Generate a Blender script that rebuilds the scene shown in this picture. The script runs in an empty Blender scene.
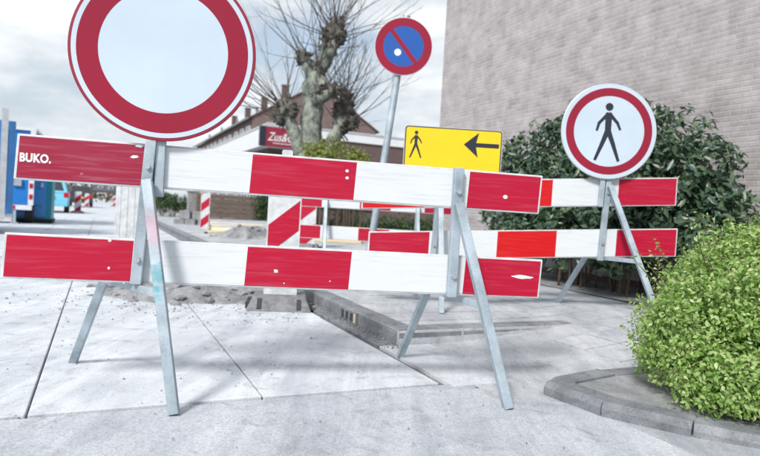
import bpy, bmesh, math, random
import numpy as np
from mathutils import Vector, Matrix, noise as mnoise

random.seed(7)
RNG = np.random.default_rng(7)
R = math.radians
SC = bpy.context.scene
COL = SC.collection

# ------------------------------------------------------------------ camera
CAM_H, FPX = 0.86, 600.0
ROLL, PITCH = R(3.3), math.atan(15 / 600)
cam_data = bpy.data.cameras.new('camera')
cam = bpy.data.objects.new('camera', cam_data)
COL.objects.link(cam)
cam.location = (0, 0, CAM_H)
cam.rotation_euler = (Matrix.Rotation(math.pi / 2 - PITCH, 4, 'X') @ Matrix.Rotation(ROLL, 4, 'Z')).to_euler()
cam_data.sensor_width = 36.0
cam_data.lens = FPX / 760 * 36.0
cam_data.clip_start = 0.05
cam_data.clip_end = 3000
cam_data.dof.use_dof = True
cam_data.dof.focus_distance = 2.9
cam_data.dof.aperture_fstop = 2.5
SC.camera = cam

# ------------------------------------------------------------------ sky, sun, exposure
SUN_EL, SUN_AZ = R(42), R(205)          # azimuth clockwise from +Y: behind the camera, a little to its left
world = bpy.data.worlds.new('World')
SC.world = world
world.use_nodes = True
wt = world.node_tree
wt.nodes.clear()
W = wt.nodes.new
wout = W('ShaderNodeOutputWorld')
sky = W('ShaderNodeTexSky')
sky.sky_type = 'NISHITA'
sky.sun_disc = False
sky.sun_elevation = SUN_EL
sky.sun_rotation = SUN_AZ
sky.air_density = 1.2
sky.dust_density = 2.0
bg_sky = W('ShaderNodeBackground')
bg_sky.inputs[1].default_value = 0.08
wt.links.new(sky.outputs[0], bg_sky.inputs[0])
wco = W('ShaderNodeTexCoord')
wmap = W('ShaderNodeMapping')
wmap.inputs['Scale'].default_value = (1.0, 1.0, 2.6)
wmap.inputs['Location'].default_value = (3.1, 1.7, 0.4)
wt.links.new(wco.outputs['Generated'], wmap.inputs[0])
wn = W('ShaderNodeTexNoise')
wn.inputs['Scale'].default_value = 4.2
wn.inputs['Detail'].default_value = 9
wn.inputs['Roughness'].default_value = 0.55
wn.inputs['Distortion'].default_value = 0.25
wt.links.new(wmap.outputs[0], wn.inputs['Vector'])
wr = W('ShaderNodeValToRGB')
wr.color_ramp.elements[0].position = 0.38
wr.color_ramp.elements[0].color = (0.50, 0.56, 0.63, 1)
wr.color_ramp.elements[1].position = 0.60
wr.color_ramp.elements[1].color = (0.92, 0.965, 1.0, 1)
wt.links.new(wn.outputs[0], wr.inputs[0])
bg_cloud = W('ShaderNodeBackground')
bg_cloud.inputs[1].default_value = 0.40
wt.links.new(wr.outputs[0], bg_cloud.inputs[0])
wf = W('ShaderNodeMapRange')
wf.inputs[1].default_value = 0.30
wf.inputs[2].default_value = 0.50
wf.inputs[3].default_value = 0.55
wf.inputs[4].default_value = 1.0
wt.links.new(wn.outputs[0], wf.inputs[0])
wm = W('ShaderNodeMixShader')
wt.links.new(wf.outputs[0], wm.inputs[0])
wt.links.new(bg_sky.outputs[0], wm.inputs[1])
wt.links.new(bg_cloud.outputs[0], wm.inputs[2])
wt.links.new(wm.outputs[0], wout.inputs[0])

sun_data = bpy.data.lights.new('sun', 'SUN')
sun_data.energy = 1.5
sun_data.angle = R(11)
sun_data.color = (1.0, 0.97, 0.93)
sun = bpy.data.objects.new('sun', sun_data)
COL.objects.link(sun)
sdir = Vector((math.sin(SUN_AZ) * math.cos(SUN_EL), math.cos(SUN_AZ) * math.cos(SUN_EL), math.sin(SUN_EL)))
sun.rotation_euler = sdir.to_track_quat('Z', 'Y').to_euler()
sun.location = sdir * 30

SC.view_settings.view_transform = 'Standard'
SC.view_settings.look = 'None'
SC.view_settings.gamma = 1.0
SC.view_settings.exposure = 1.45
SC.view_settings.use_curve_mapping = False
SC.cycles.use_denoising = True
SC.cycles.max_bounces = 8

# ------------------------------------------------------------------ surveying: sight lines from where the photographer stood
def ray(px, py):
    u, v = px - 380, 228 - py
    c, s = math.cos(ROLL), math.sin(ROLL)
    a, b = u * c - v * s, u * s + v * c
    return Vector((a, FPX * math.cos(PITCH) + b * math.sin(PITCH), -FPX * math.sin(PITCH) + b * math.cos(PITCH)))
def on_ground(px, py, z=0.0):
    d = ray(px, py); t = (z - CAM_H) / d.z
    return Vector((d.x * t, d.y * t, z))
def at(px, py, Y):
    d = ray(px, py); t = Y / d.y
    return Vector((d.x * t, Y, CAM_H + d.z * t))

# the street runs 25 degrees to the left: S(t, s) with t across (to the right), s along
STREET = R(25)
SV = Vector((-math.sin(STREET), math.cos(STREET), 0))
TV = Vector((math.cos(STREET), math.sin(STREET), 0))
def S(t, s, z=0.0):
    return TV * t + SV * s + Vector((0, 0, z))
def to_ts(p):
    return p.x * TV.x + p.y * TV.y, p.x * SV.x + p.y * SV.y

# ------------------------------------------------------------------ materials
def nt(name):
    m = bpy.data.materials.new(name); m.use_nodes = True
    t = m.node_tree
    return m, t, t.nodes['Principled BSDF'], t.nodes.new, t.links.new
def C4(c): return (c[0], c[1], c[2], 1)

def plain(name, c, rough=0.5, metal=0.0, var=0.15, scale=6.0, bump=0.0, stretch=(1, 1, 1), rvar=0.1, detail=6, spec=0.5, c2=None, lo=0.35, hi=0.65, bscale=None, bdist=0.01):
    """base colour broken up by noise, roughness broken up by the same noise, optional fine relief"""
    m, t, b, N, L = nt(name)
    co = N('ShaderNodeTexCoord'); mp = N('ShaderNodeMapping'); mp.inputs['Scale'].default_value = stretch
    L(co.outputs['Object'], mp.inputs[0])
    n = N('ShaderNodeTexNoise'); n.inputs['Scale'].default_value = scale; n.inputs['Detail'].default_value = detail
    n.inputs['Roughness'].default_value = 0.6
    L(mp.outputs[0], n.inputs['Vector'])
    r = N('ShaderNodeValToRGB'); r.color_ramp.elements[0].position = lo; r.color_ramp.elements[1].position = hi
    d = c2 if c2 else tuple(x * (1 - var) for x in c)
    r.color_ramp.elements[0].color = C4(d); r.color_ramp.elements[1].color = C4(c)
    L(n.outputs[0], r.inputs[0]); L(r.outputs[0], b.inputs['Base Color'])
    mr = N('ShaderNodeMapRange'); mr.inputs[3].default_value = min(1, rough + rvar); mr.inputs[4].default_value = max(0.02, rough - rvar)
    L(n.outputs[0], mr.inputs[0]); L(mr.outputs[0], b.inputs['Roughness'])
    b.inputs['Metallic'].default_value = metal
    b.inputs['Specular IOR Level'].default_value = spec
    if bump:
        n2 = N('ShaderNodeTexNoise'); n2.inputs['Scale'].default_value = bscale or scale * 6; n2.inputs['Detail'].default_value = 5
        L(mp.outputs[0], n2.inputs['Vector'])
        bp = N('ShaderNodeBump'); bp.inputs['Strength'].default_value = bump; bp.inputs['Distance'].default_value = bdist
        L(n2.outputs[0], bp.inputs['Height']); L(bp.outputs[0], b.inputs['Normal'])
    return m

def sheeting(name, c, scuff, rough=0.32, amount=0.5, stain=(0.5, 0.5, 0.5)):
    """retro-reflective sheeting: smooth colour, long thin sideways scuffs, small chips, a film of dirt"""
    m, t, b, N, L = nt(name)
    co = N('ShaderNodeTexCoord')
    mp = N('ShaderNodeMapping'); mp.inputs['Scale'].default_value = (3, 3, 55)
    L(co.outputs['Object'], mp.inputs[0])
    n = N('ShaderNodeTexNoise'); n.inputs['Scale'].default_value = 1.3; n.inputs['Detail'].default_value = 7; n.inputs['Distortion'].default_value = 0.6
    L(mp.outputs[0], n.inputs['Vector'])
    r = N('ShaderNodeValToRGB'); r.color_ramp.elements[0].position = 0.5; r.color_ramp.elements[1].position = 0.78
    r.color_ramp.elements[0].color = (0, 0, 0, 1); r.color_ramp.elements[1].color = (amount, amount, amount, 1)
    L(n.outputs[0], r.inputs[0])
    n2 = N('ShaderNodeTexNoise'); n2.inputs['Scale'].default_value = 9; n2.inputs['Detail'].default_value = 8; n2.inputs['Roughness'].default_value = 0.7
    L(co.outputs['Object'], n2.inputs['Vector'])
    r2 = N('ShaderNodeValToRGB'); r2.color_ramp.elements[0].position = 0.68; r2.color_ramp.elements[1].position = 0.73
    r2.color_ramp.elements[0].color = (0, 0, 0, 1); r2.color_ramp.elements[1].color = (1, 1, 1, 1)
    L(n2.outputs[0], r2.inputs[0])
    n3 = N('ShaderNodeTexNoise'); n3.inputs['Scale'].default_value = 2.3; n3.inputs['Detail'].default_value = 5
    L(co.outputs['Object'], n3.inputs['Vector'])
    r3 = N('ShaderNodeValToRGB'); r3.color_ramp.elements[0].position = 0.45; r3.color_ramp.elements[1].position = 0.75
    r3.color_ramp.elements[0].color = (0, 0, 0, 1); r3.color_ramp.elements[1].color = (0.28, 0.28, 0.28, 1)
    L(n3.outputs[0], r3.inputs[0])
    mx = N('ShaderNodeMixRGB'); mx.inputs[1].default_value = C4(c); mx.inputs[2].default_value = C4(scuff); L(r.outputs[0], mx.inputs[0])
    mx2 = N('ShaderNodeMixRGB'); mx2.inputs[2].default_value = C4(scuff); L(r2.outputs[0], mx2.inputs[0]); L(mx.outputs[0], mx2.inputs[1])
    mx3 = N('ShaderNodeMixRGB'); mx3.inputs[2].default_value = C4(stain); L(r3.outputs[0], mx3.inputs[0]); L(mx2.outputs[0], mx3.inputs[1])
    L(mx3.outputs[0], b.inputs['Base Color'])
    b.inputs['Specular IOR Level'].default_value = 0.3
    mr = N('ShaderNodeMapRange'); mr.inputs[3].default_value = rough; mr.inputs[4].default_value = rough + 0.35
    L(n.outputs[0], mr.inputs[0]); L(mr.outputs[0], b.inputs['Roughness'])
    bp = N('ShaderNodeBump'); bp.inputs['Strength'].default_value = 0.12; bp.inputs['Distance'].default_value = 0.004
    L(n.outputs[0], bp.inputs['Height']); L(bp.outputs[0], b.inputs['Normal'])
    return m

def galvanised(name, paint=None):
    m, t, b, N, L = nt(name)
    co = N('ShaderNodeTexCoord')
    v = N('ShaderNodeTexVoronoi'); v.inputs['Scale'].default_value = 110
    L(co.outputs['Object'], v.inputs['Vector'])
    n = N('ShaderNodeTexNoise'); n.inputs['Scale'].default_value = 7; n.inputs['Detail'].default_value = 8
    L(co.outputs['Object'], n.inputs['Vector'])
    mx = N('ShaderNodeMixRGB'); mx.inputs[0].default_value = 0.9; L(v.outputs['Color'], mx.inputs[1]); L(n.outputs['Fac'], mx.inputs[2])
    bw = N('ShaderNodeRGBToBW'); L(mx.outputs[0], bw.inputs[0])
    r = N('ShaderNodeValToRGB'); r.color_ramp.elements[0].position = 0.3; r.color_ramp.elements[1].position = 0.7
    r.color_ramp.elements[0].color = (0.24, 0.295, 0.335, 1); r.color_ramp.elements[1].color = (0.48, 0.555, 0.615, 1)
    L(bw.outputs[0], r.inputs[0])
    last = r.outputs[0]
    if paint:
        sep = N('ShaderNodeSeparateXYZ'); L(co.outputs['Object'], sep.inputs[0])
        for (z0, z1, c) in paint:
            mr = N('ShaderNodeMapRange'); mr.interpolation_type = 'SMOOTHSTEP'
            mid, half = (z0 + z1) / 2, (z1 - z0) / 2
            sub = N('ShaderNodeMath'); sub.operation = 'SUBTRACT'; sub.inputs[1].default_value = mid; L(sep.outputs[2], sub.inputs[0])
            ab = N('ShaderNodeMath'); ab.operation = 'ABSOLUTE'; L(sub.outputs[0], ab.inputs[0])
            n2 = N('ShaderNodeTexNoise'); n2.inputs['Scale'].default_value = 38; n2.inputs['Detail'].default_value = 6; L(co.outputs['Object'], n2.inputs['Vector'])
            ma = N('ShaderNodeMath'); ma.operation = 'MULTIPLY_ADD'; ma.inputs[1].default_value = 0.30; L(n2.outputs[0], ma.inputs[0]); L(ab.outputs[0], ma.inputs[2])
            mr.inputs[1].default_value = half + 0.08; mr.inputs[2].default_value = half + 0.19; mr.inputs[3].default_value = 0.55; mr.inputs[4].default_value = 0
            L(ma.outputs[0], mr.inputs[0])
            m2 = N('ShaderNodeMixRGB'); m2.inputs[2].default_value = C4(c); L(mr.outputs[0], m2.inputs[0]); L(last, m2.inputs[1])
            last = m2.outputs[0]
    L(last, b.inputs['Base Color'])
    b.inputs['Metallic'].default_value = 0.35
    mr = N('ShaderNodeMapRange'); mr.inputs[3].default_value = 0.62; mr.inputs[4].default_value = 0.38
    L(n.outputs[0], mr.inputs[0]); L(mr.outputs[0], b.inputs['Roughness'])
    return m

def brickwork(name, c1, c2, mortar, bw=0.22, bh=0.065, ms=0.010, rough=0.85, bump=0.6, tint=(0.5, 0.5, 0.5), tintamt=0.25, tscale=1.4):
    m, t, b, N, L = nt(name)
    co = N('ShaderNodeTexCoord'); sep = N('ShaderNodeSeparateXYZ'); L(co.outputs['Object'], sep.inputs[0])
    ad = N('ShaderNodeMath'); ad.operation = 'ADD'; L(sep.outputs[0], ad.inputs[0]); L(sep.outputs[1], ad.inputs[1])
    cb = N('ShaderNodeCombineXYZ'); L(ad.outputs[0], cb.inputs[0]); L(sep.outputs[2], cb.inputs[1])
    br = N('ShaderNodeTexBrick'); br.inputs['Scale'].default_value = 1.0
    br.inputs['Brick Width'].default_value = bw; br.inputs['Row Height'].default_value = bh; br.inputs['Mortar Size'].default_value = ms
    br.inputs['Mortar Smooth'].default_value = 0.3; br.inputs['Bias'].default_value = 0.0
    br.inputs['Color1'].default_value = C4(c1); br.inputs['Color2'].default_value = C4(c2); br.inputs['Mortar'].default_value = C4(mortar)
    L(cb.outputs[0], br.inputs['Vector'])
    n = N('ShaderNodeTexNoise'); n.inputs['Scale'].default_value = tscale; n.inputs['Detail'].default_value = 9; n.inputs['Roughness'].default_value = 0.65
    L(co.outputs['Object'], n.inputs['Vector'])
    r = N('ShaderNodeValToRGB'); r.color_ramp.elements[0].position = 0.4; r.color_ramp.elements[1].position = 0.68
    r.color_ramp.elements[0].color = (0, 0, 0, 1); r.color_ramp.elements[1].color = (tintamt * 2,) * 3 + (1,)
    L(n.outputs[0], r.inputs[0])
    mx = N('ShaderNodeMixRGB'); mx.inputs[2].default_value = C4(tint); L(r.outputs[0], mx.inputs[0]); L(br.outputs['Color'], mx.inputs[1])
    L(mx.outputs[0], b.inputs['Base Color'])
    b.inputs['Roughness'].default_value = rough
    inv = N('ShaderNodeMath'); inv.operation = 'SUBTRACT'; inv.inputs[0].default_value = 1.0; L(br.outputs['Fac'], inv.inputs[1])
    bp = N('ShaderNodeBump'); bp.inputs['Strength'].default_value = bump; bp.inputs['Distance'].default_value = 0.012
    L(inv.outputs[0], bp.inputs['Height']); L(bp.outputs[0], b.inputs['Normal'])
    return m

def leafmat(name, cols, rough=0.45, trans=0.3, spec=0.4):
    m, t, b, N, L = nt(name)
    g = N('ShaderNodeNewGeometry')
    r = N('ShaderNodeValToRGB')
    for i, c in enumerate(cols):
        p = i / (len(cols) - 1)
        e = r.color_ramp.elements[0] if i == 0 else (r.color_ramp.elements[1] if i == len(cols) - 1 else r.color_ramp.elements.new(p))
        e.position = p; e.color = C4(c)
    L(g.outputs['Random Per Island'], r.inputs[0])
    L(r.outputs[0], b.inputs['Base Color'])
    b.inputs['Roughness'].default_value = rough; b.inputs['Specular IOR Level'].default_value = spec
    tr = N('ShaderNodeBsdfTranslucent'); L(r.outputs[0], tr.inputs[0])
    mx = N('ShaderNodeMixShader'); mx.inputs[0].default_value = trans
    L(b.outputs[0], mx.inputs[1]); L(tr.outputs[0], mx.inputs[2])
    L(mx.outputs[0], t.nodes['Material Output'].inputs[0])
    return m

def glassmat(name, c=(0.03, 0.035, 0.04)):
    m, t, b, N, L = nt(name)
    b.inputs['Base Color'].default_value = C4(c); b.inputs['Roughness'].default_value = 0.08
    b.inputs['Specular IOR Level'].default_value = 0.8
    return m

STREET_ROT = R(25)
def ground_mat(name, light, dark, dirt, scale=1.0, rough=0.8, bump=0.35, aggregate=0.5, dirt_lo=0.52, dirt_hi=0.72):
    """concrete or asphalt: broad worn patches, dirty streaks, fine aggregate"""
    m, t, b, N, L = nt(name)
    g = N('ShaderNodeNewGeometry')
    n = N('ShaderNodeTexNoise'); n.inputs['Scale'].default_value = 1.1 * scale; n.inputs['Detail'].default_value = 8; n.inputs['Roughness'].default_value = 0.62; n.inputs['Distortion'].default_value = 0.8
    L(g.outputs['Position'], n.inputs['Vector'])
    r = N('ShaderNodeValToRGB'); r.color_ramp.elements[0].position = 0.36; r.color_ramp.elements[1].position = 0.62
    r.color_ramp.elements[0].color = C4(dark); r.color_ramp.elements[1].color = C4(light); L(n.outputs[0], r.inputs[0])
    n2 = N('ShaderNodeTexNoise'); n2.inputs['Scale'].default_value = 3.7 * scale; n2.inputs['Detail'].default_value = 10; n2.inputs['Roughness'].default_value = 0.7; n2.inputs['Distortion'].default_value = 1.4
    L(g.outputs['Position'], n2.inputs['Vector'])
    r2 = N('ShaderNodeValToRGB'); r2.color_ramp.elements[0].position = dirt_lo; r2.color_ramp.elements[1].position = dirt_hi
    r2.color_ramp.elements[0].color = (0, 0, 0, 1); r2.color_ramp.elements[1].color = (0.8, 0.8, 0.8, 1); L(n2.outputs[0], r2.inputs[0])
    mx = N('ShaderNodeMixRGB'); mx.inputs[2].default_value = C4(dirt); L(r2.outputs[0], mx.inputs[0]); L(r.outputs[0], mx.inputs[1])
    n3 = N('ShaderNodeTexNoise'); n3.inputs['Scale'].default_value = 130; n3.inputs['Detail'].default_value = 3
    L(g.outputs['Position'], n3.inputs['Vector'])
    r3 = N('ShaderNodeValToRGB'); r3.color_ramp.elements[0].position = 0.3; r3.color_ramp.elements[1].position = 0.7
    k = 1 - aggregate * 0.6
    r3.color_ramp.elements[0].color = (k, k, k, 1); r3.color_ramp.elements[1].color = (1, 1, 1, 1); L(n3.outputs[0], r3.inputs[0])
    ml = N('ShaderNodeMixRGB'); ml.blend_type = 'MULTIPLY'; ml.inputs[0].default_value = 1; L(mx.outputs[0], ml.inputs[1]); L(r3.outputs[0], ml.inputs[2])
    mp4 = N('ShaderNodeMapping'); mp4.inputs['Rotation'].default_value = (0, 0, -STREET_ROT); mp4.inputs['Scale'].default_value = (2.4, 0.4, 1)
    L(g.outputs['Position'], mp4.inputs[0])
    n4 = N('ShaderNodeTexNoise'); n4.inputs['Scale'].default_value = 1.3; n4.inputs['Detail'].default_value = 11; n4.inputs['Roughness'].default_value = 0.72; n4.inputs['Distortion'].default_value = 0.5
    L(mp4.outputs[0], n4.inputs['Vector'])
    r4 = N('ShaderNodeValToRGB'); r4.color_ramp.elements[0].position = 0.42; r4.color_ramp.elements[1].position = 0.66
    r4.color_ramp.elements[0].color = (1, 1, 1, 1); r4.color_ramp.elements[1].color = (0.66, 0.68, 0.71, 1); L(n4.outputs[0], r4.inputs[0])
    n5 = N('ShaderNodeTexNoise'); n5.inputs['Scale'].default_value = 26; n5.inputs['Detail'].default_value = 6; n5.inputs['Roughness'].default_value = 0.75; L(g.outputs['Position'], n5.inputs['Vector'])
    r5 = N('ShaderNodeValToRGB'); r5.color_ramp.elements[0].position = 0.58; r5.color_ramp.elements[1].position = 0.72
    r5.color_ramp.elements[0].color = (1, 1, 1, 1); r5.color_ramp.elements[1].color = (0.55, 0.56, 0.58, 1); L(n5.outputs[0], r5.inputs[0])
    ml2 = N('ShaderNodeMixRGB'); ml2.blend_type = 'MULTIPLY'; ml2.inputs[0].default_value = 1; L(ml.outputs[0], ml2.inputs[1]); L(r4.outputs[0], ml2.inputs[2])
    ml3 = N('ShaderNodeMixRGB'); ml3.blend_type = 'MULTIPLY'; ml3.inputs[0].default_value = 0.45; L(ml2.outputs[0], ml3.inputs[1]); L(r5.outputs[0], ml3.inputs[2])
    L(ml3.outputs[0], b.inputs['Base Color'])
    mr = N('ShaderNodeMapRange'); mr.inputs[3].default_value = rough - 0.22; mr.inputs[4].default_value = min(1, rough + 0.12); L(n2.outputs[0], mr.inputs[0]); L(mr.outputs[0], b.inputs['Roughness'])
    bp = N('ShaderNodeBump'); bp.inputs['Strength'].default_value = bump; bp.inputs['Distance'].default_value = 0.006
    sm = N('ShaderNodeMath'); sm.operation = 'MULTIPLY_ADD'; sm.inputs[1].default_value = 2.0; L(n2.outputs[0], sm.inputs[0]); L(n3.outputs[0], sm.inputs[2])
    L(sm.outputs[0], bp.inputs['Height']); L(bp.outputs[0], b.inputs['Normal'])
    return m

M = {}
M['red'] = sheeting('red sheeting', (0.40, 0.002, 0.028), (0.50, 0.20, 0.26), amount=0.16, stain=(0.36, 0.012, 0.045))
M['red_worn'] = sheeting('worn red sheeting', (0.27, 0.008, 0.035), (0.46, 0.22, 0.28), amount=0.4, stain=(0.30, 0.07, 0.11))
M['red_bright'] = sheeting('bright red sheeting', (0.52, 0.003, 0.006), (0.6, 0.2, 0.18), amount=0.12, stain=(0.48, 0.02, 0.02))
M['white'] = sheeting('white sheeting', (0.62, 0.645, 0.67), (0.40, 0.425, 0.45), amount=0.5, stain=(0.52, 0.54, 0.555))
M['plank'] = plain('white plank edge', (0.62, 0.64, 0.66), 0.5, var=0.3, scale=12)
M['galv'] = galvanised('galvanised steel')
M['galv_paint'] = galvanised('galvanised steel with paint smears', [(0.50, 0.60, (0.02, 0.30, 0.36)), (0.66, 0.82, (0.50, 0.27, 0.33)), (0.46, 0.49, (0.05, 0.34, 0.40))])
M['bolt'] = plain('bolt steel', (0.55, 0.57, 0.6), 0.4, metal=0.8)
M['sign_white'] = plain('sign white', (0.50, 0.59, 0.68), 0.20, var=0.12, scale=1.6, rvar=0.06, detail=9)
M['sign_red'] = plain('sign red', (0.27, 0.002, 0.026), 0.18, var=0.15, scale=2, rvar=0.05, spec=0.5)
M['sign_rim'] = plain('sign red rim', (0.26, 0.006, 0.03), 0.4, var=0.2, scale=9)
M['sign_blue'] = plain('sign blue', (0.008, 0.085, 0.36), 0.3, var=0.15, scale=5)
M['sign_yellow'] = plain('sign yellow', (0.78, 0.55, 0.008), 0.35, var=0.08, scale=4)
M['black'] = plain('sign black', (0.014, 0.018, 0.035), 0.45, var=0.2)
M['alu'] = plain('aluminium', (0.62, 0.64, 0.66), 0.4, metal=0.6, var=0.2, scale=10)
M['rubber'] = plain('recycled rubber foot', (0.22, 0.225, 0.24), 0.75, var=0.45, scale=14, bump=0.4)
M['rubber_dark'] = plain('rubber recess', (0.04, 0.042, 0.045), 0.8)
M['slab'] = ground_mat('worn concrete', (0.72, 0.75, 0.785), (0.55, 0.58, 0.62), (0.34, 0.355, 0.38), aggregate=0.35)
M['asphalt'] = ground_mat('pale asphalt', (0.61, 0.64, 0.685), (0.46, 0.49, 0.53), (0.30, 0.315, 0.34), aggregate=0.6, scale=1.2)
M['tile'] = ground_mat('paving tile', (0.58, 0.60, 0.63), (0.43, 0.45, 0.48), (0.29, 0.30, 0.325), scale=1.8, aggregate=0.4)
M['kerb'] = ground_mat('kerb concrete', (0.32, 0.335, 0.36), (0.19, 0.20, 0.215), (0.10, 0.105, 0.115), scale=3)
M['dirt'] = ground_mat('joint dirt', (0.24, 0.24, 0.245), (0.17, 0.17, 0.175), (0.12, 0.12, 0.12), scale=3)
M['earth'] = ground_mat('dusty ground', (0.50, 0.50, 0.50), (0.36, 0.36, 0.37), (0.25, 0.25, 0.26), scale=0.5)
M['bedding'] = ground_mat('paving bed', (0.60, 0.62, 0.65), (0.43, 0.45, 0.48), (0.30, 0.31, 0.33), scale=1.4)
M['soil'] = ground_mat('garden soil', (0.42, 0.43, 0.445), (0.30, 0.305, 0.315), (0.16, 0.16, 0.16), scale=4)
M['rubble'] = ground_mat('rubble', (0.42, 0.42, 0.43), (0.22, 0.22, 0.23), (0.12, 0.12, 0.13), scale=4, bump=0.8)
M['wall_brick'] = brickwork('grey brick', (0.35, 0.318, 0.322), (0.265, 0.232, 0.238), (0.34, 0.32, 0.32), bw=0.20, bh=0.055, ms=0.009, bump=0.6, tint=(0.52, 0.495, 0.495), tintamt=0.3, tscale=3.6)
M['red_brick'] = brickwork('red brick', (0.165, 0.095, 0.088), (0.115, 0.065, 0.062), (0.17, 0.14, 0.132), tint=(0.20, 0.15, 0.14))
M['dark_brick'] = brickwork('dark brick', (0.115, 0.065, 0.062), (0.08, 0.047, 0.044), (0.13, 0.11, 0.105), tint=(0.14, 0.105, 0.10))
M['roof'] = plain('roof tile', (0.15, 0.10, 0.09), 0.8, var=0.35, scale=3, bump=0.4, bscale=9)
M['slate'] = plain('dark roof', (0.09, 0.10, 0.115), 0.7, var=0.25, scale=2)
M['paint_white'] = plain('white paint', (0.68, 0.70, 0.72), 0.5, var=0.1, scale=3)
M['paint_grey'] = plain('grey panel', (0.20, 0.21, 0.215), 0.6, var=0.15)
M['glass'] = glassmat('window glass')
M['glass_car'] = glassmat('car glass', (0.025, 0.03, 0.035))
M['shop_red'] = plain('shop sign maroon', (0.26, 0.012, 0.035), 0.45, var=0.1)
M['hut_blue'] = plain('blue panel', (0.02, 0.19, 0.56), 0.4, var=0.2, scale=2)
M['hut_blue2'] = plain('mid blue panel', (0.06, 0.26, 0.62), 0.35, var=0.2, scale=2)
M['teal'] = plain('teal plastic', (0.01, 0.24, 0.33), 0.4, var=0.15, scale=2)
M['tyre'] = plain('tyre', (0.02, 0.02, 0.022), 0.8)
M['chrome'] = plain('wheel rim', (0.5, 0.52, 0.54), 0.35, metal=0.7)
M['lamp_red'] = plain('tail lamp red', (0.5, 0.01, 0.015), 0.25)
M['pipe'] = plain('pale yellow pipe', (0.78, 0.64, 0.36), 0.4, var=0.12, scale=3)
M['cap_blue'] = plain('blue pipe cap', (0.02, 0.05, 0.22), 0.5)
M['timber'] = plain('weathered timber', (0.22, 0.165, 0.13), 0.85, var=0.5, scale=3, stretch=(1, 1, 9), bump=0.4)
M['stone'] = plain('grey stone', (0.30, 0.30, 0.31), 0.85, var=0.4, scale=6, bump=0.4)
M['bark'] = plain('plane bark', (0.30, 0.33, 0.28), 0.85, scale=5, c2=(0.085, 0.10, 0.09), bump=1.0, bscale=14, bdist=0.06, lo=0.40, hi=0.60, detail=9, stretch=(1, 1, 0.6))
M['burr'] = plain('pollard burr', (0.19, 0.18, 0.155), 0.9, scale=5, c2=(0.065, 0.06, 0.053), bump=1.0, bscale=22, bdist=0.06, lo=0.42, hi=0.6)
M['twig'] = plain('twig', (0.10, 0.085, 0.075), 0.85, var=0.4, scale=3)
M['stem'] = plain('shrub stem', (0.10, 0.075, 0.05), 0.85, var=0.3)
M['leaf_bright'] = leafmat('bright leaf', [(0.15, 0.33, 0.03), (0.26, 0.46, 0.06), (0.36, 0.54, 0.10), (0.52, 0.62, 0.28)], trans=0.4, rough=0.4)
M['leaf_laurel'] = leafmat('laurel leaf', [(0.028, 0.075, 0.05), (0.045, 0.11, 0.075), (0.065, 0.14, 0.095), (0.04, 0.09, 0.065), (0.10, 0.15, 0.075)], rough=0.4, trans=0.15, spec=0.6)
M['leaf_yellow'] = leafmat('yellow green leaf', [(0.20, 0.23, 0.05), (0.30, 0.33, 0.08), (0.44, 0.45, 0.14), (0.24, 0.29, 0.07)])
M['leaf_dark'] = leafmat('hedge leaf', [(0.025, 0.05, 0.02), (0.05, 0.10, 0.03), (0.08, 0.14, 0.045)])

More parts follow.
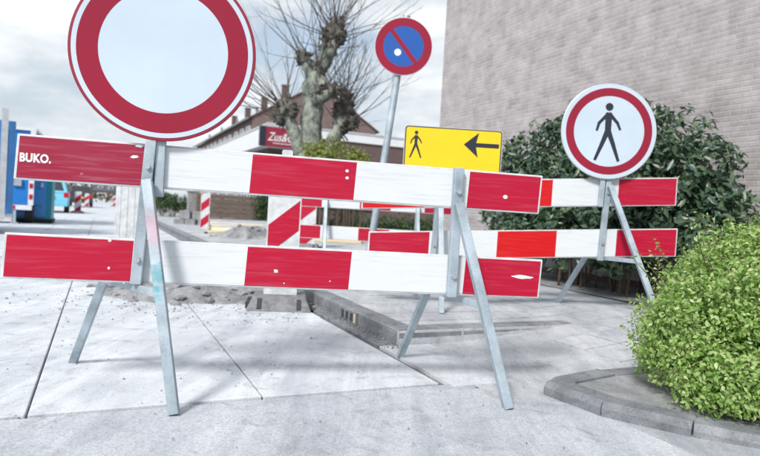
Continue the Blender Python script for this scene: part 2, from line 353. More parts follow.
# ------------------------------------------------------------------ mesh helpers
class MB:
    def __init__(s): s.v, s.f = [], []
    def add(s, vs, fs):
        o = len(s.v); s.v += [Vector(v) for v in vs]; s.f += [tuple(i + o for i in f) for f in fs]; return s
    def box(s, c, d, rot=None):
        c = Vector(c); hx, hy, hz = d[0] / 2, d[1] / 2, d[2] / 2
        vs = [Vector((x, y, z)) for z in (-hz, hz) for x, y in ((-hx, -hy), (hx, -hy), (hx, hy), (-hx, hy))]
        if rot: vs = [rot @ v for v in vs]
        return s.add([c + v for v in vs], [(3, 2, 1, 0), (4, 5, 6, 7), (0, 1, 5, 4), (1, 2, 6, 5), (2, 3, 7, 6), (3, 0, 4, 7)])
    def hexa(s, vs):
        return s.add(vs, [(3, 2, 1, 0), (4, 5, 6, 7), (0, 1, 5, 4), (1, 2, 6, 5), (2, 3, 7, 6), (3, 0, 4, 7)])
    def beam(s, p0, p1, w, d, up=(0, 0, 1)):
        p0, p1 = Vector(p0), Vector(p1); a = (p1 - p0).normalized(); u = Vector(up)
        x = a.cross(u)
        if x.length < 1e-4: x = a.cross(Vector((1, 0, 0)))
        x.normalize(); y = x.cross(a).normalized()
        vs = [p + x * i * w / 2 + y * j * d / 2 for p in (p0, p1) for i, j in ((-1, -1), (1, -1), (1, 1), (-1, 1))]
        return s.add(vs, [(0, 1, 2, 3), (7, 6, 5, 4), (4, 5, 1, 0), (5, 6, 2, 1), (6, 7, 3, 2), (7, 4, 0, 3)])
    def tube(s, pts, rad, n=8, cap=True):
        pts = [Vector(p) for p in pts]; k = len(pts)
        rad = rad if hasattr(rad, '__len__') else [rad] * k
        vs, fs = [], []; ref = None
        for i, p in enumerate(pts):
            a = (pts[min(i + 1, k - 1)] - pts[max(i - 1, 0)]).normalized()
            if ref is None:
                ref = a.cross(Vector((0, 0, 1)))
                if ref.length < 0.1: ref = a.cross(Vector((1, 0, 0)))
            ref = (ref - a * ref.dot(a)).normalized(); b = a.cross(ref)
            for j in range(n):
                an = 2 * math.pi * j / n
                vs.append(p + (ref * math.cos(an) + b * math.sin(an)) * rad[i])
        for i in range(k - 1):
            for j in range(n):
                fs.append((i * n + j, i * n + (j + 1) % n, (i + 1) * n + (j + 1) % n, (i + 1) * n + j))
        if cap: fs += [tuple(range(n - 1, -1, -1)), tuple((k - 1) * n + j for j in range(n))]
        return s.add(vs, fs)
    def prism(s, poly, y0, y1, plane='xz'):
        """polygon (counter-clockwise in x,z seen from -y) pushed from y0 to y1"""
        n = len(poly)
        mk = (lambda a, b, c: (a, c, b)) if plane == 'xz' else ((lambda a, b, c: (c, a, b)) if plane == 'yz' else (lambda a, b, c: (a, b, c)))
        vs = [mk(p[0], p[1], y0) for p in poly] + [mk(p[0], p[1], y1) for p in poly]
        fs = [tuple(range(n)), tuple(range(2 * n - 1, n - 1, -1))] + [(i, i + n, (i + 1) % n + n, (i + 1) % n) for i in range(n)]
        return s.add(vs, fs)
    def ring(s, r0, r1, y0, y1, n=96):
        """annulus in the x,z plane, front face at y0"""
        vs = []
        for y in (y0, y1):
            for r in (r0, r1):
                vs += [(r * math.cos(2 * math.pi * i / n), y, r * math.sin(2 * math.pi * i / n)) for i in range(n)]
        fs = []
        for i in range(n):
            j = (i + 1) % n
            fs += [(i, j, n + j, n + i), (2 * n + j, 2 * n + i, 3 * n + i, 3 * n + j), (n + i, n + j, 3 * n + j, 3 * n + i), (j, i, 2 * n + i, 2 * n + j)]
        return s.add(vs, fs)
    def disc(s, r, y0, y1, n=96, c=(0, 0)):
        return s.prism([(c[0] + r * math.cos(2 * math.pi * i / n), c[1] + r * math.sin(2 * math.pi * i / n)) for i in range(n)], y0, y1)
    def blob(s, c, r, sub=2, amp=0.25, freq=2.0, squash=(1, 1, 1)):
        bm = bmesh.new(); bmesh.ops.create_icosphere(bm, subdivisions=sub, radius=1)
        vs = []
        off = Vector((random.random() * 50, random.random() * 50, 0))
        for v in bm.verts:
            d = v.co.normalized(); k = 1 + amp * mnoise.noise(d * freq + off)
            vs.append(Vector(c) + Vector((d.x * squash[0], d.y * squash[1], d.z * squash[2])) * r * k)
        fs = [tuple(v.index for v in f.verts) for f in bm.faces]; bm.free()
        return s.add(vs, fs)
    def mesh(s, name, fix=True):
        me = bpy.data.meshes.new(name); me.from_pydata(s.v, [], s.f)
        if fix:
            bm = bmesh.new(); bm.from_mesh(me); bmesh.ops.recalc_face_normals(bm, faces=bm.faces); bm.to_mesh(me); bm.free()
        me.update(); return me
    def build(s, name, mat, parent=None, bevel=0, smooth=False, fix=True):
        return link(name, s.mesh(name, fix), mat, parent, bevel, smooth)

def link(name, me, mat, parent=None, bevel=0, smooth=False):
    o = bpy.data.objects.new(name, me); COL.objects.link(o)
    if mat is not None and not me.materials: me.materials.append(mat)
    if parent: o.parent = parent
    if smooth:
        me.polygons.foreach_set('use_smooth', [True] * len(me.polygons))
    if bevel:
        b = o.modifiers.new('bevel', 'BEVEL'); b.width = bevel; b.segments = 2; b.limit_method = 'ANGLE'; b.angle_limit = R(40)
    return o
def thing(name, label, cat, loc=(0, 0, 0), rotz=0, group=None):
    o = bpy.data.objects.new(name, None); COL.objects.link(o)
    o.empty_display_size = 0.1
    o.location = loc; o.rotation_euler = (0, 0, rotz); tag(o, label, cat, group); return o
def tag(o, label, cat=None, group=None, kind=None):
    if label: o['label'] = label
    if cat: o['category'] = cat
    if group: o['group'] = group
    if kind: o['kind'] = kind
    return o
def struct(name, mb, mat, **k):
    o = mb.build(name, mat, **k); o['kind'] = 'structure'; return o
def text_mesh(body, size, thick=0.0, extrude=0.0008, shear=0.0, spacing=1.0, bold=0.0):
    cu = bpy.data.curves.new('lettering', 'FONT'); cu.body = body; cu.size = size; cu.extrude = extrude; cu.shear = shear
    cu.space_character = spacing; cu.offset = bold; cu.resolution_u = 4
    tmp = bpy.data.objects.new('lettering', cu); COL.objects.link(tmp)
    dg = bpy.context.evaluated_depsgraph_get()
    me = bpy.data.meshes.new_from_object(tmp.evaluated_get(dg))
    bpy.data.objects.remove(tmp); bpy.data.curves.remove(cu)
    me.transform(Matrix.Rotation(math.pi / 2, 4, 'X'))
    me.materials.clear()
    return me
def smoothstep(x): x = max(0, min(1, x)); return x * x * (3 - 2 * x)

# ------------------------------------------------------------------ ground, road, pavement
def side_height(t, s):
    """height of the paving right of the kerb: a crossing that climbs to the footpath level"""
    r = 0.15 * smoothstep((t - 1.9) / 2.2)
    return max(0.10, r) if s > 3.5 else r

g = MB(); g.add([(-900, -300, -0.06), (900, -300, -0.06), (900, 1500, -0.06), (-900, 1500, -0.06)], [(0, 1, 2, 3)])
struct('ground', g, M['earth'])

KT = 1.8            # kerb line across the street
road = MB()
pts = [S(-9, -4, -0.022), S(KT + 0.0, -4, -0.022), S(KT + 0.0, 260, -0.022), S(-9, 260, -0.022)]
road.add(pts, [(0, 1, 2, 3)])
road_o = struct('road', road, M['dirt'])
SW, SL, S0, T0 = 0.93, 1.85, 2.65, -0.23
tcs = [T0 + SW * k for k in range(-6, 3)]
for i, t0 in enumerate(tcs):
    t1 = min(t0 + SW, KT - 0.13)
    if t1 - t0 < 0.2: continue
    for j in range(0, 13):
        s0 = S0 + SL * j; gap = 0.005
        zz = random.uniform(-0.003, 0.002); tl = random.uniform(-0.0015, 0.0015)
        m = MB()
        a, b, c, d = (t0 + gap, s0 + gap), (t1 - gap, s0 + gap), (t1 - gap, s0 + SL - gap), (t0 + gap, s0 + SL - gap)
        top = [S(*a, zz + tl), S(*b, zz - tl), S(*c, zz), S(*d, zz + tl)]
        m.hexa([p - Vector((0, 0, 0.018 + zz + 0.0)) if False else Vector((p.x, p.y, -0.03)) for p in top] + top)
        m.build('concrete_slab', M['slab'], road_o, bevel=0.004)
# gutter strip, foreground asphalt, street beyond the slabs
m = MB(); p = [(KT - 0.125, 2.58), (KT + 0.25, 2.58), (KT + 0.25, 3.495), (KT - 0.125, 3.495)]
m.hexa([S(*q, -0.03) for q in p] + [S(*q, -0.0025) for q in p]); m.build('gutter', M['slab'], road_o)
m = MB(); p = [(KT - 0.125, 3.5), (KT - 0.004, 3.5), (KT - 0.004, 60), (KT - 0.125, 60)]
m.hexa([S(*q, -0.03) for q in p] + [S(*q, -0.002) for q in p]); m.build('gutter', M['kerb'], road_o, bevel=0.004)
m = MB(); p = [(-9, -4), (KT + 5.5, -4), (KT + 5.5, 1.2), (KT + 0.55, 1.9), (KT - 0.1, 2.62), (-9, 2.62)]
n = len(p)
m.add([S(*q, -0.03) for q in p] + [S(*q, -0.004) for q in p], [tuple(range(n - 1, -1, -1)), tuple(range(n, 2 * n))] + [(i, (i + 1) % n, (i + 1) % n + n, i + n) for i in range(n)])
m.build('asphalt_patch', M['asphalt'], road_o)
m = MB(); m.add([S(-9, 26.75, -0.004), S(KT - 0.13, 26.75, -0.004), S(KT - 0.13, 260, -0.004), S(-9, 260, -0.004)], [(0, 1, 2, 3)])
m.build('far_carriageway', M['slab'], road_o)

# pavement: a sheet that follows the crossing, tiles on it, kerb stones along it
pv = MB()
nt_, ns_ = 40, 90
TT = np.linspace(KT, 9.5, nt_); SS = np.concatenate([np.linspace(0.5, 3.499, 30), np.linspace(3.501, 32, 60)])
idx = {}
for i, t in enumerate(TT):
    for j, s in enumerate(SS):
        idx[i, j] = len(pv.v); pv.v.append(S(t, s, side_height(t, s) - 0.009))
for i in range(nt_ - 1):
    for j in range(ns_ - 1):
        pv.f.append((idx[i, j], idx[i + 1, j], idx[i + 1, j + 1], idx[i, j + 1]))
pave_o = struct('pavement', pv, M['bedding'])
TILE = 0.30
tile_me = MB().box((0, 0, -0.03), (TILE - 0.008, TILE - 0.008, 0.06)).mesh('paving_tile')
tile_me.materials.append(M['tile'])
BED = [on_ground(543, 393), on_ground(600, 415), on_ground(680, 435), on_ground(760, 452), Vector((2.3, 2.05, 0)), Vector((3.6, 2.0, 0)),
       Vector((4.2, 3.4, 0)), Vector((2.9, 3.75, 0)), Vector((1.9, 3.62, 0)), Vector((1.25, 3.35, 0))]
def in_poly(p, poly):
    c = False; n = len(poly)
    for i in range(n):
        a, b = poly[i], poly[(i + 1) % n]
        if (a.y > p.y) != (b.y > p.y) and p.x < (b.x - a.x) * (p.y - a.y) / (b.y - a.y) + a.x: c = not c
    return c
far_tiles = MB(); spots = []
for i in range(0, 25):
    for j in range(0, 95):
        t = KT + 0.145 + TILE * (i + 0.5); s = 1.4 + TILE * (j + 0.5)
        if abs(s - 3.5) < 0.16 and t < 3.3: continue
        w = S(t, s)
        if in_poly(w, BED) or any((w - q).length < 0.1 for q in BED): continue
        if t > 4.5 and 2.6 < s < 9.9: continue
        if s < 3.5 and t < KT + 0.95: continue
        u = w.x / max(w.y, 0.3)
        spots.append((w.length, t, s, abs(u) < 0.72))
spots.sort(key=lambda q: (not q[3], q[0]))
for k, (dist, t, s, vis) in enumerate(spots):
    z = side_height(t, s) + random.uniform(-0.003, 0.004)
    slope = (side_height(t + 0.1, s) - side_height(t - 0.1, s)) / 0.2
    rot = Matrix.Rotation(STREET + random.uniform(-0.008, 0.008), 4, 'Z') @ Matrix.Rotation(-math.atan(slope) + random.uniform(-0.008, 0.008), 4, 'Y') @ Matrix.Rotation(random.uniform(-0.008, 0.008), 4, 'X')
    if k < 290:
        o = bpy.data.objects.new('paving_tile', tile_me); COL.objects.link(o); o.parent = pave_o
        o.matrix_local = Matrix.Translation(S(t, s, z)) @ rot
    else:
        far_tiles.box(S(t, s, z - 0.03), (TILE - 0.008, TILE - 0.008, 0.06), rot.to_3x3())
o = far_tiles.build('distant_paving_tiles', M['tile'], pave_o, fix=False); o['kind'] = 'stuff'

def kerb_stone(a, b, w, ztop, zbot, parent, name='kerb_stone', inward=None, mat='kerb'):
    a, b = Vector(a), Vector(b); d = (b - a).normalized(); nrm = Vector((-d.y, d.x, 0)) if inward is None else inward
    m = MB(); g = 0.004
    a2, b2 = a + d * g, b - d * g
    za, zb = (ztop if hasattr(ztop, '__len__') else (ztop, ztop))
    ch = 0.018
    def sec(p, z):
        return [Vector((p.x, p.y, zbot)), Vector((p.x, p.y, z - 0.03)), Vector((p.x + nrm.x * ch, p.y + nrm.y * ch, z)), Vector((p.x + nrm.x * w, p.y + nrm.y * w, z)), Vector((p.x + nrm.x * w, p.y + nrm.y * w, zbot))]
    vs = sec(a2, za) + sec(b2, zb)
    m.add(vs, [(0, 1, 2, 3, 4), (9, 8, 7, 6, 5)] + [(i, (i + 1) % 5, (i + 1) % 5 + 5, i + 5) for i in range(5)])
    return m.build(name, M[mat], parent, bevel=0.004)
s = 3.5
drain_s = to_ts(on_ground(338, 322))[1]
while s < 33:
    L_ = 0.55 if s < 12 else 1.0
    if s <= drain_s < s + L_: DS = s
    kerb_stone(S(KT, s), S(KT, s + L_), 0.14, 0.105 + random.uniform(-0.004, 0.004), -0.05, pave_o, inward=TV)
    s += L_
t = KT + 0.01
while t < 3.1:
    kerb_stone(S(t, 3.5), S(t + 0.5, 3.5), 0.13, 0.104, -0.05, pave_o, inward=SV); t += 0.5
# cast iron kerb inlet with three slots
dr = thing('kerb_drain', 'cast iron kerb inlet with dark slots in the kerb', 'drain', S(KT - 0.012, DS + 0.28), STREET)
m = MB(); m.box((0, 0, 0.05), (0.02, 0.34, 0.09)); m.build('inlet_plate', M['kerb'], dr, bevel=0.003)
for k in (-1, 0, 1):
    m = MB(); m.box((-0.009, k * 0.09, 0.05), (0.012, 0.045, 0.06)); m.build('slot', M['rubber_dark'], dr)
m = MB(); m.box((-0.012, -0.155, 0.05), (0.006, 0.014, 0.07)); m.build('yellow_mark', M['pipe'], dr)

# planting bed on the right
bed_o = thing('planting_bed', 'kerbed planting bed with dark soil under the bright green shrub', 'planter', (0, 0, 0))
bm_ = MB(); nb = len(BED)
bc = sum(BED, Vector()) / nb; IN = [p + (bc - p).normalized() * 0.07 for p in BED]
bm_.add([Vector((p.x, p.y, 0.05)) for p in IN] + [Vector((p.x, p.y, -0.05)) for p in IN], [tuple(range(nb))] + [(i, i + nb, (i + 1) % nb + nb, (i + 1) % nb) for i in range(nb)])
bm_.build('soil', M['soil'], bed_o)
dense = []
for i in range(nb):
    p0, p1, p2, p3 = BED[i - 1], BED[i], BED[(i + 1) % nb], BED[(i + 2) % nb]
    for k in range(6):
        u = k / 6
        dense.append(0.5 * ((2 * p1) + (p2 - p0) * u + (2 * p0 - 5 * p1 + 4 * p2 - p3) * u * u + (3 * p1 - p0 - 3 * p2 + p3) * u ** 3))
seg, acc = [dense[0]], 0
for a, b in zip(dense, dense[1:] + dense[:1]):
    acc += (b - a).length
    if acc > 0.36: seg.append(b); acc = 0
for a, b in zip(seg, seg[1:] + seg[:1]):
    if (b - a).length < 0.08: continue
    kerb_stone(a, b, 0.13, 0.06 + random.uniform(-0.006, 0.006), -0.05, bed_o)

# ------------------------------------------------------------------ barricades
def barricade(name, label, O, rotz, planks, frames, group, tilt=0.0):
    """planks: (x0, x1, z0, z1, [(xa, xb, material)], lean); frames: dicts in local coordinates (x along the planks, y away)"""
    root = thing(name, label, 'barricade', O, rotz, group)
    zt = lambda x, z: z + math.tan(tilt) * x
    for (x0, x1, z0, z1, segs, lean) in planks:
        sh = lambda z: math.tan(lean) * (z - (z0 + z1) / 2)
        def quad(xa, xb, za, zb, y0, y1):
            P4 = [(xa, za), (xb, za), (xb, zb), (xa, zb)]
            return [(x + sh(z), y0, zt(x, z)) for x, z in P4], [(x + sh(z), y1, zt(x, z)) for x, z in P4]
        fr, bk = quad(x0, x1, z0, z1, 0.0, 0.026)
        pl = MB().hexa(fr + bk).build('plank', M['plank'], root, bevel=0.005)
        for (xa, xb, mt) in segs:
            e = 0.009
            xa2 = xa + (0.012 if abs(xa - x0) < 0.01 else 0.0); xb2 = xb - (0.012 if abs(xb - x1) < 0.01 else 0.0)
            f, b = quad(xa2, xb2, z0 + e, z1 - e, -0.0025, 0.002)
            MB().hexa(f + b).build('white_sheet' if mt == 'white' else 'red_sheet', M[mt], pl)
    for F in frames:
        p0, p1 = Vector(F['post'][0]), Vector(F['post'][1])
        m = MB().beam(p0, p1, 0.045, 0.035, (0, 1, 0)); m.build('post', M['galv'], root, bevel=0.003)
        m = MB().beam(F['front'][0], F['front'][1], 0.042, 0.042, (0, 1, 0)); m.build('front_leg', M[F.get('fmat', 'galv')], root, bevel=0.003)
        m = MB().beam(F['rear'][0], F['rear'][1], 0.038, 0.038, (0, 1, 0)); m.build('rear_leg', M['galv'], root, bevel=0.003)
        m = MB().beam(F['bar'][0], F['bar'][1], 0.034, 0.034); m.build('crossbar', M['galv'], root, bevel=0.003)
        m = MB()
        for z in F['bolts']:
            k = (z - p0.z) / (p1.z - p0.z); q = p0.lerp(p1, k)
            m = MB().tube([q + Vector((0, -0.019, 0)), q + Vector((0, -0.032, 0))], 0.012, 6); m.build('bolt', M['bolt'], root)
    return root

MO, MROT = Vector((-0.38, 2.732, 0)), math.atan2(0.46, 2.32)
MI = (Matrix.Translation(MO) @ Matrix.Rotation(MROT, 4, 'Z')).inverted()
def on_plane(px, py, O=MO, rot=MROT, off=0.0):
    """where a sight line meets the barricade's front plane, in the barricade's own coordinates"""
    inv = (Matrix.Translation(O) @ Matrix.Rotation(rot, 4, 'Z')).inverted()
    a, b = inv @ cam.location, inv @ (Vector(cam.location) + ray(px, py))
    k = (off - a.y) / (b.y - a.y); return a + (b - a) * k
def lx(px, py): return on_plane(px, py).x
LEAN = R(2.6)
u_b = [lx(q, y) for q, y in ((15, 157), (144, 168), (251, 175), (355, 184), (468, 192), (541, 197))]
l_b = [lx(q, y) for q, y in ((2, 256), (132, 263), (246, 267), (350, 271), (464, 276), (541, 280))]
mats_u = ['red_worn', 'white', 'red', 'white', 'red']; mats_l = ['red', 'white', 'red', 'white', 'red']
Ld = lambda p: MI @ Vector(p)
def leg_frame(top, bottom, ffoot, rfoot, zbar, rx, fmat='galv', bolts=()):
    """post in front of the planks; a front leg to the ground; a bar back to the rear leg"""
    top, bottom, ffoot, rfoot = Vector(top), Vector(bottom), Vector(ffoot), Vector(rfoot)
    ft = Vector((top.x - 0.004, top.y - 0.04, top.z - 0.17)).lerp(ffoot, 0.0)
    fb = ft.lerp(ffoot, (ft.z - zbar) / ft.z)
    rt = Vector((fb.x, fb.y, zbar)).lerp(Vector((rfoot.x, rfoot.y, zbar)), rx)
    return dict(post=(bottom, top), front=(ft, ffoot), rear=(rt + Vector((0, 0, 0.02)), rfoot), bar=(fb, rt), fmat=fmat, bolts=bolts)
pt_l, pb_l = on_plane(151.5, 141, off=-0.022), on_plane(136, 284, off=-0.022)
pt_r, pb_r = on_plane(459, 168, off=-0.022), on_plane(451, 297, off=-0.022)
frames = [
    leg_frame(pt_l, pb_l, Ld(on_ground(174, 414)), Ld(on_ground(73, 362)), pb_l.z - 0.02, 0.60, 'galv_paint', (0.60, 1.0)),
    leg_frame(pt_r, pb_r, Ld(on_ground(508, 408)), Ld(on_ground(400, 356)), pb_r.z - 0.02, 0.62, 'galv', (0.58, 0.98)),
]
zu0, zu1 = on_plane(278, 197).z, on_plane(278, 154.5).z
zl0, zl1 = on_plane(270, 288.5).z, on_plane(270, 246).z
main = barricade('road_barricade', 'nearest red and white barricade lettered BUKO on galvanised legs, carrying the big round sign', MO, MROT, [
    (u_b[0], u_b[5], zu0, zu1, [(u_b[i], u_b[i + 1], mats_u[i]) for i in range(5)], LEAN),
    (l_b[0], l_b[5], zl0, zl1, [(l_b[i], l_b[i + 1], mats_l[i]) for i in range(5)], LEAN)], frames, 'road barricades', tilt=R(-0.35))
# lettering, rivets and peeled chips on its planks
upper, lower = [c for c in main.children if c.name.startswith('plank')]
q = on_plane(19.5, 161)
me = text_mesh('BUKO.', 0.049, bold=0.0021, spacing=1.05)
wdt = max(v.co.x for v in me.vertices); me.transform(Matrix.Scale(0.122 / wdt, 4, (1, 0, 0)))
o = link('lettering', me, M['paint_white'], upper); o.location = (q.x, -0.0038, q.z); o.rotation_euler = (0, R(0.35), 0)
def chip(px, py, w, h, parent, mat='paint_white', name='rivet', n=10, rough=0.0):
    q = on_plane(px, py); m = MB()
    m.prism([(q.x + w * math.cos(2 * math.pi * i / n) * (1 + random.uniform(-rough, rough)), q.z + h * math.sin(2 * math.pi * i / n) * (1 + random.uniform(-rough, rough))) for i in range(n)], -0.0042, -0.001)
    return m.build(name, M[mat], parent)
for px, py in ((347, 171), (347, 178)): chip(px, py, 0.008, 0.007, upper)
chip(505, 197, 0.012, 0.010, upper); chip(276, 271, 0.010, 0.008, lower, rough=0.4, name='peeled_chip')
chip(110, 240.5, 0.007, 0.006, lower); chip(522, 277, 0.052, 0.009, lower, name='peeled_chip', rough=0.3, n=16)
chip(109, 268, 0.005, 0.006, lower)
for (px, py, w, h) in ((140, 146, 0.014, 0.006), (134.5, 157, 0.015, 0.006)):
    chip(px, py, w, h, upper, name='peeled_chip', rough=0.6, n=14)
for (px, py) in ((124, 283), (330, 281), (284, 283)):
    chip(px, py, 0.004, 0.003, lower, name='peeled_chip', rough=0.5, n=8)

# ------------------------------------------------------------------ round signs
def strokes(root, segs, mat, y, name='pictogram'):
    """a pictogram from flat strokes ((x0,z0),(x1,z1),w0,w1), each a hair above the last"""
    m = MB()
    for i, (a, b, w0, w1) in enumerate(segs):
        a, b = Vector((a[0], 0, a[1])), Vector((b[0], 0, b[1])); d = (b - a).normalized(); nn = Vector((-d.z, 0, d.x))
        y0 = y - 0.0003 * i
        P = [a + nn * w0, a - nn * w0, b - nn * w1, b + nn * w1]
        m.hexa([(p.x, y0, p.z) for p in P] + [(p.x, y + 0.001, p.z) for p in P])
    return m, y - 0.0003 * len(segs)
WALKER = [((0, 0.30), (0.0, -0.02), 0.055, 0.05), ((0.0, 0.30), (-0.16, 0.12), 0.03, 0.024), ((-0.15, 0.14), (-0.185, 0.0), 0.024, 0.018),
          ((0.0, 0.30), (0.15, 0.14), 0.03, 0.024), ((0.14, 0.16), (0.20, 0.03), 0.024, 0.018),
          ((-0.01, 0.0), (-0.10, -0.25), 0.042, 0.032), ((-0.09, -0.22), (-0.19, -0.48), 0.032, 0.022),
          ((0.01, 0.0), (0.11, -0.24), 0.042, 0.032), ((0.10, -0.22), (0.20, -0.48), 0.032, 0.022)]
def walker(root, cx, cz, k, y):
    segs = [((cx + a[0] * k, cz + a[1] * k), (cx + b[0] * k, cz + b[1] * k), w0 * k, w1 * k) for a, b, w0, w1 in WALKER]
    m, y1 = strokes(root, segs, M['black'], y)
    m.disc(0.062 * k, y1 - 0.0003, y + 0.001, 24, (cx, cz + 0.40 * k))
    return m.build('walking_figure', M['black'], root)

sc_ = on_plane(164.3, 51.2, off=-0.045)
sc_w = Matrix.Translation(MO) @ Matrix.Rotation(MROT, 4, 'Z') @ sc_
sg = thing('road_sign', 'large round white sign with red ring on the nearest barricade', 'road sign', sc_w, MROT, 'round prohibition signs')
RS = 0.382
MB().disc(RS, 0.0, 0.012, 128).build('plate', M['sign_rim'], sg, bevel=0.003)
MB().ring(RS * 0.910, RS * 0.965, -0.0015, 0.003, 128).build('white_border', M['sign_white'], sg)
MB().ring(RS * 0.690, RS * 0.912, -0.0022, 0.003, 128).build('red_ring', M['sign_red'], sg)
MB().disc(RS * 0.694, -0.0016, 0.003, 128).build('white_face', M['sign_white'], sg)
MB().beam((0.0, 0.035, -0.62), (0.0, 0.035, 0.25), 0.04, 0.03, (0, 1, 0)).build('mounting_post', M['galv'], sg, bevel=0.003)
for z in (-0.2, 0.18): MB().box((0, 0.017, z), (0.3, 0.012, 0.035)).build('bracket', M['alu'], sg)

# ------------------------------------------------------------------ second barricade with the no-pedestrians sign, at 5 m
CY = 5.0
c_l, c_r = at(368, 240, CY), at(677, 245, CY)
CO = Vector(((c_l.x + c_r.x) / 2, CY, 0)); cL = (c_r.x - c_l.x) / 2
CT = math.atan((at(677, 228.5, CY).z - at(368, 231.5, CY).z) / (2 * cL))
zmid = (at(677, 228.5, CY).z + at(368, 231.5, CY).z) / 2
bx = [at(q, 243, CY).x - CO.x for q in (368, 429, 497, 556, 616, 677)]
ux = [at(q, 195, CY).x - CO.x for q in (362, 425, 492, 552, 618, 677)]
gz = lambda x, y: side_height(*to_ts(Vector((CO.x + x, CO.y + y, 0))))
def c_frame(x, wf=0.30, wb=0.42, skew=0.05, back=-0.12):
    zx = math.tan(CT) * x
    top = Vector((x + 0.01, -0.022, zmid + 0.46 + zx)); bot = Vector((x - 0.02, -0.022, zmid - 0.26 + zx))
    ff, rf = Vector((x + skew, -wf, 0)), Vector((x + back, wb, 0))
    ff.z, rf.z = gz(ff.x, ff.y), gz(rf.x, rf.y)
    ft = Vector((top.x, top.y - 0.04, top.z - 0.10)); zb = bot.z + 0.02
    fb = ft.lerp(ff, (ft.z - zb) / (ft.z - ff.z)); rt = Vector((x + back * 0.3, 0.16, zb))
    return dict(post=(bot, top), front=(ft, ff), rear=(rt + Vector((0, 0, 0.02)), rf), bar=(fb, rt), bolts=(zmid - 0.12 + zx, zmid + 0.3 + zx))
xL, xR = at(437, 220, CY).x - CO.x, at(604, 220, CY).x - CO.x
barricade('road_barricade', 'bright red and white barricade in front of the laurel, carrying the no pedestrians sign', CO, 0.0, [
    (ux[0], ux[5], zmid + 0.19, zmid + 0.425, [(ux[i], ux[i + 1], m) for i, m in enumerate(['red_bright', 'white', 'red_bright', 'white', 'red'])], R(0.5)),
    (bx[0], bx[5], zmid - 0.235, zmid, [(bx[i], bx[i + 1], m) for i, m in enumerate(['red', 'white', 'red_bright', 'white', 'red'])], R(0.5))],
    [c_frame(xL), c_frame(xR, 0.34, 0.42, 0.36, -0.22)], 'road barricades', tilt=CT)

ps = at(609, 131.5, CY - 0.06)
sg2 = thing('road_sign', 'round no pedestrians sign with walking figure in front of the laurel', 'road sign', ps, 0.0, 'round prohibition signs')
RP = 0.392
MB().disc(RP, 0.0, 0.012).build('plate', M['alu'], sg2, bevel=0.003)
MB().ring(RP * 0.90, RP * 0.985, -0.0015, 0.003).build('white_border', M['sign_white'], sg2)
MB().ring(RP * 0.735, RP * 0.902, -0.0022, 0.003).build('red_ring', M['sign_red'], sg2)
MB().disc(RP * 0.74, -0.0016, 0.003).build('white_face', M['sign_white'], sg2)
walker(sg2, -0.01, 0.0, 0.50, -0.0024)
MB().beam((-0.02, 0.03, -0.62), (0.0, 0.03, 0.2), 0.04, 0.03, (0, 1, 0)).build('mounting_post', M['galv'], sg2, bevel=0.003)

# yellow diversion board
def rrect(w, h, r, n=6):
    pts = []
    for cx, cz, a0 in ((w / 2 - r, -h / 2 + r, -90), (w / 2 - r, h / 2 - r, 0), (-w / 2 + r, h / 2 - r, 90), (-w / 2 + r, -h / 2 + r, 180)):
        for i in range(n + 1):
            a = R(a0 + 90 * i / n); pts.append((cx + r * math.cos(a), cz + r * math.sin(a)))
    return pts
yl, yr = at(403.5, 150, CY + 0.08), at(502, 156, CY + 0.08)
yw = yr.x - yl.x; ytop = (at(405, 124.5, CY + .08).z + at(501, 131, CY + .08).z) / 2; yh = 0.46
ys = thing('direction_sign', 'yellow rectangular sign with walking figure and left arrow', 'sign', ((yl.x + yr.x) / 2, CY + 0.08, ytop - yh / 2), R(2))
MB().prism(rrect(yw, yh, 0.03), 0.0, 0.01).build('plate', M['alu'], ys)
MB().prism(rrect(yw - 0.012, yh - 0.012, 0.026), -0.0012, 0.002).build('black_border', M['black'], ys)
MB().prism(rrect(yw - 0.03, yh - 0.03, 0.02), -0.0024, 0.0).build('yellow_face', M['sign_yellow'], ys)
walker(ys, -yw / 2 + 0.10, yh / 2 - 0.155, 0.24, -0.003)
az = yh / 2 - 0.135; ax0 = 0.055 + yw * 0.0
hx_ = at(465, 145, CY).x - (yl.x + yr.x) / 2
m = MB().prism([(hx_, az), (hx_ + 0.125, az - 0.105), (hx_ + 0.105, az - 0.018), (hx_ + 0.30, az - 0.018), (hx_ + 0.30, az + 0.018), (hx_ + 0.105, az + 0.018), (hx_ + 0.125, az + 0.105)], -0.0036, -0.001)
m.build('arrow', M['black'], ys)
MB().beam((xL + CO.x - ys.location.x, 0.03, -0.7), (xL + CO.x - ys.location.x, 0.03, yh / 2 - 0.04), 0.04, 0.03, (0, 1, 0)).build('mounting_post', M['galv'], ys)

# third barricade, 8.4 m away
DY = 8.4
d_l = at(299, 220, DY); dx = [at(q, 220, DY).x for q in (299, 321, 359, 390, 424, 458)]
DO = Vector((d_l.x, DY, 0)); dz1 = at(340, 208.5, DY).z; dz0 = at(340, 200.5, DY).z; zb1, zb0 = at(340, 240, DY).z, at(340, 227.5, DY).z
dzg = side_height(*to_ts(DO))
def d_frame(x):
    ff, rf = Vector((x + 0.04, -0.3, dzg)), Vector((x - 0.1, 0.4, dzg))
    top, bot = Vector((x, -0.022, dz0 + 0.12)), Vector((x - 0.01, -0.022, zb1 - 0.02))
    return dict(post=(bot, top), front=(Vector((x, -0.06, dz0)), ff), rear=(Vector((x, 0.12, zb1)), rf), bar=(Vector((x + 0.02, -0.16, zb1)), Vector((x, 0.14, zb1))), bolts=())
dd = [v - d_l.x for v in dx]
dmat = ['red', 'white', 'red', 'white', 'red']
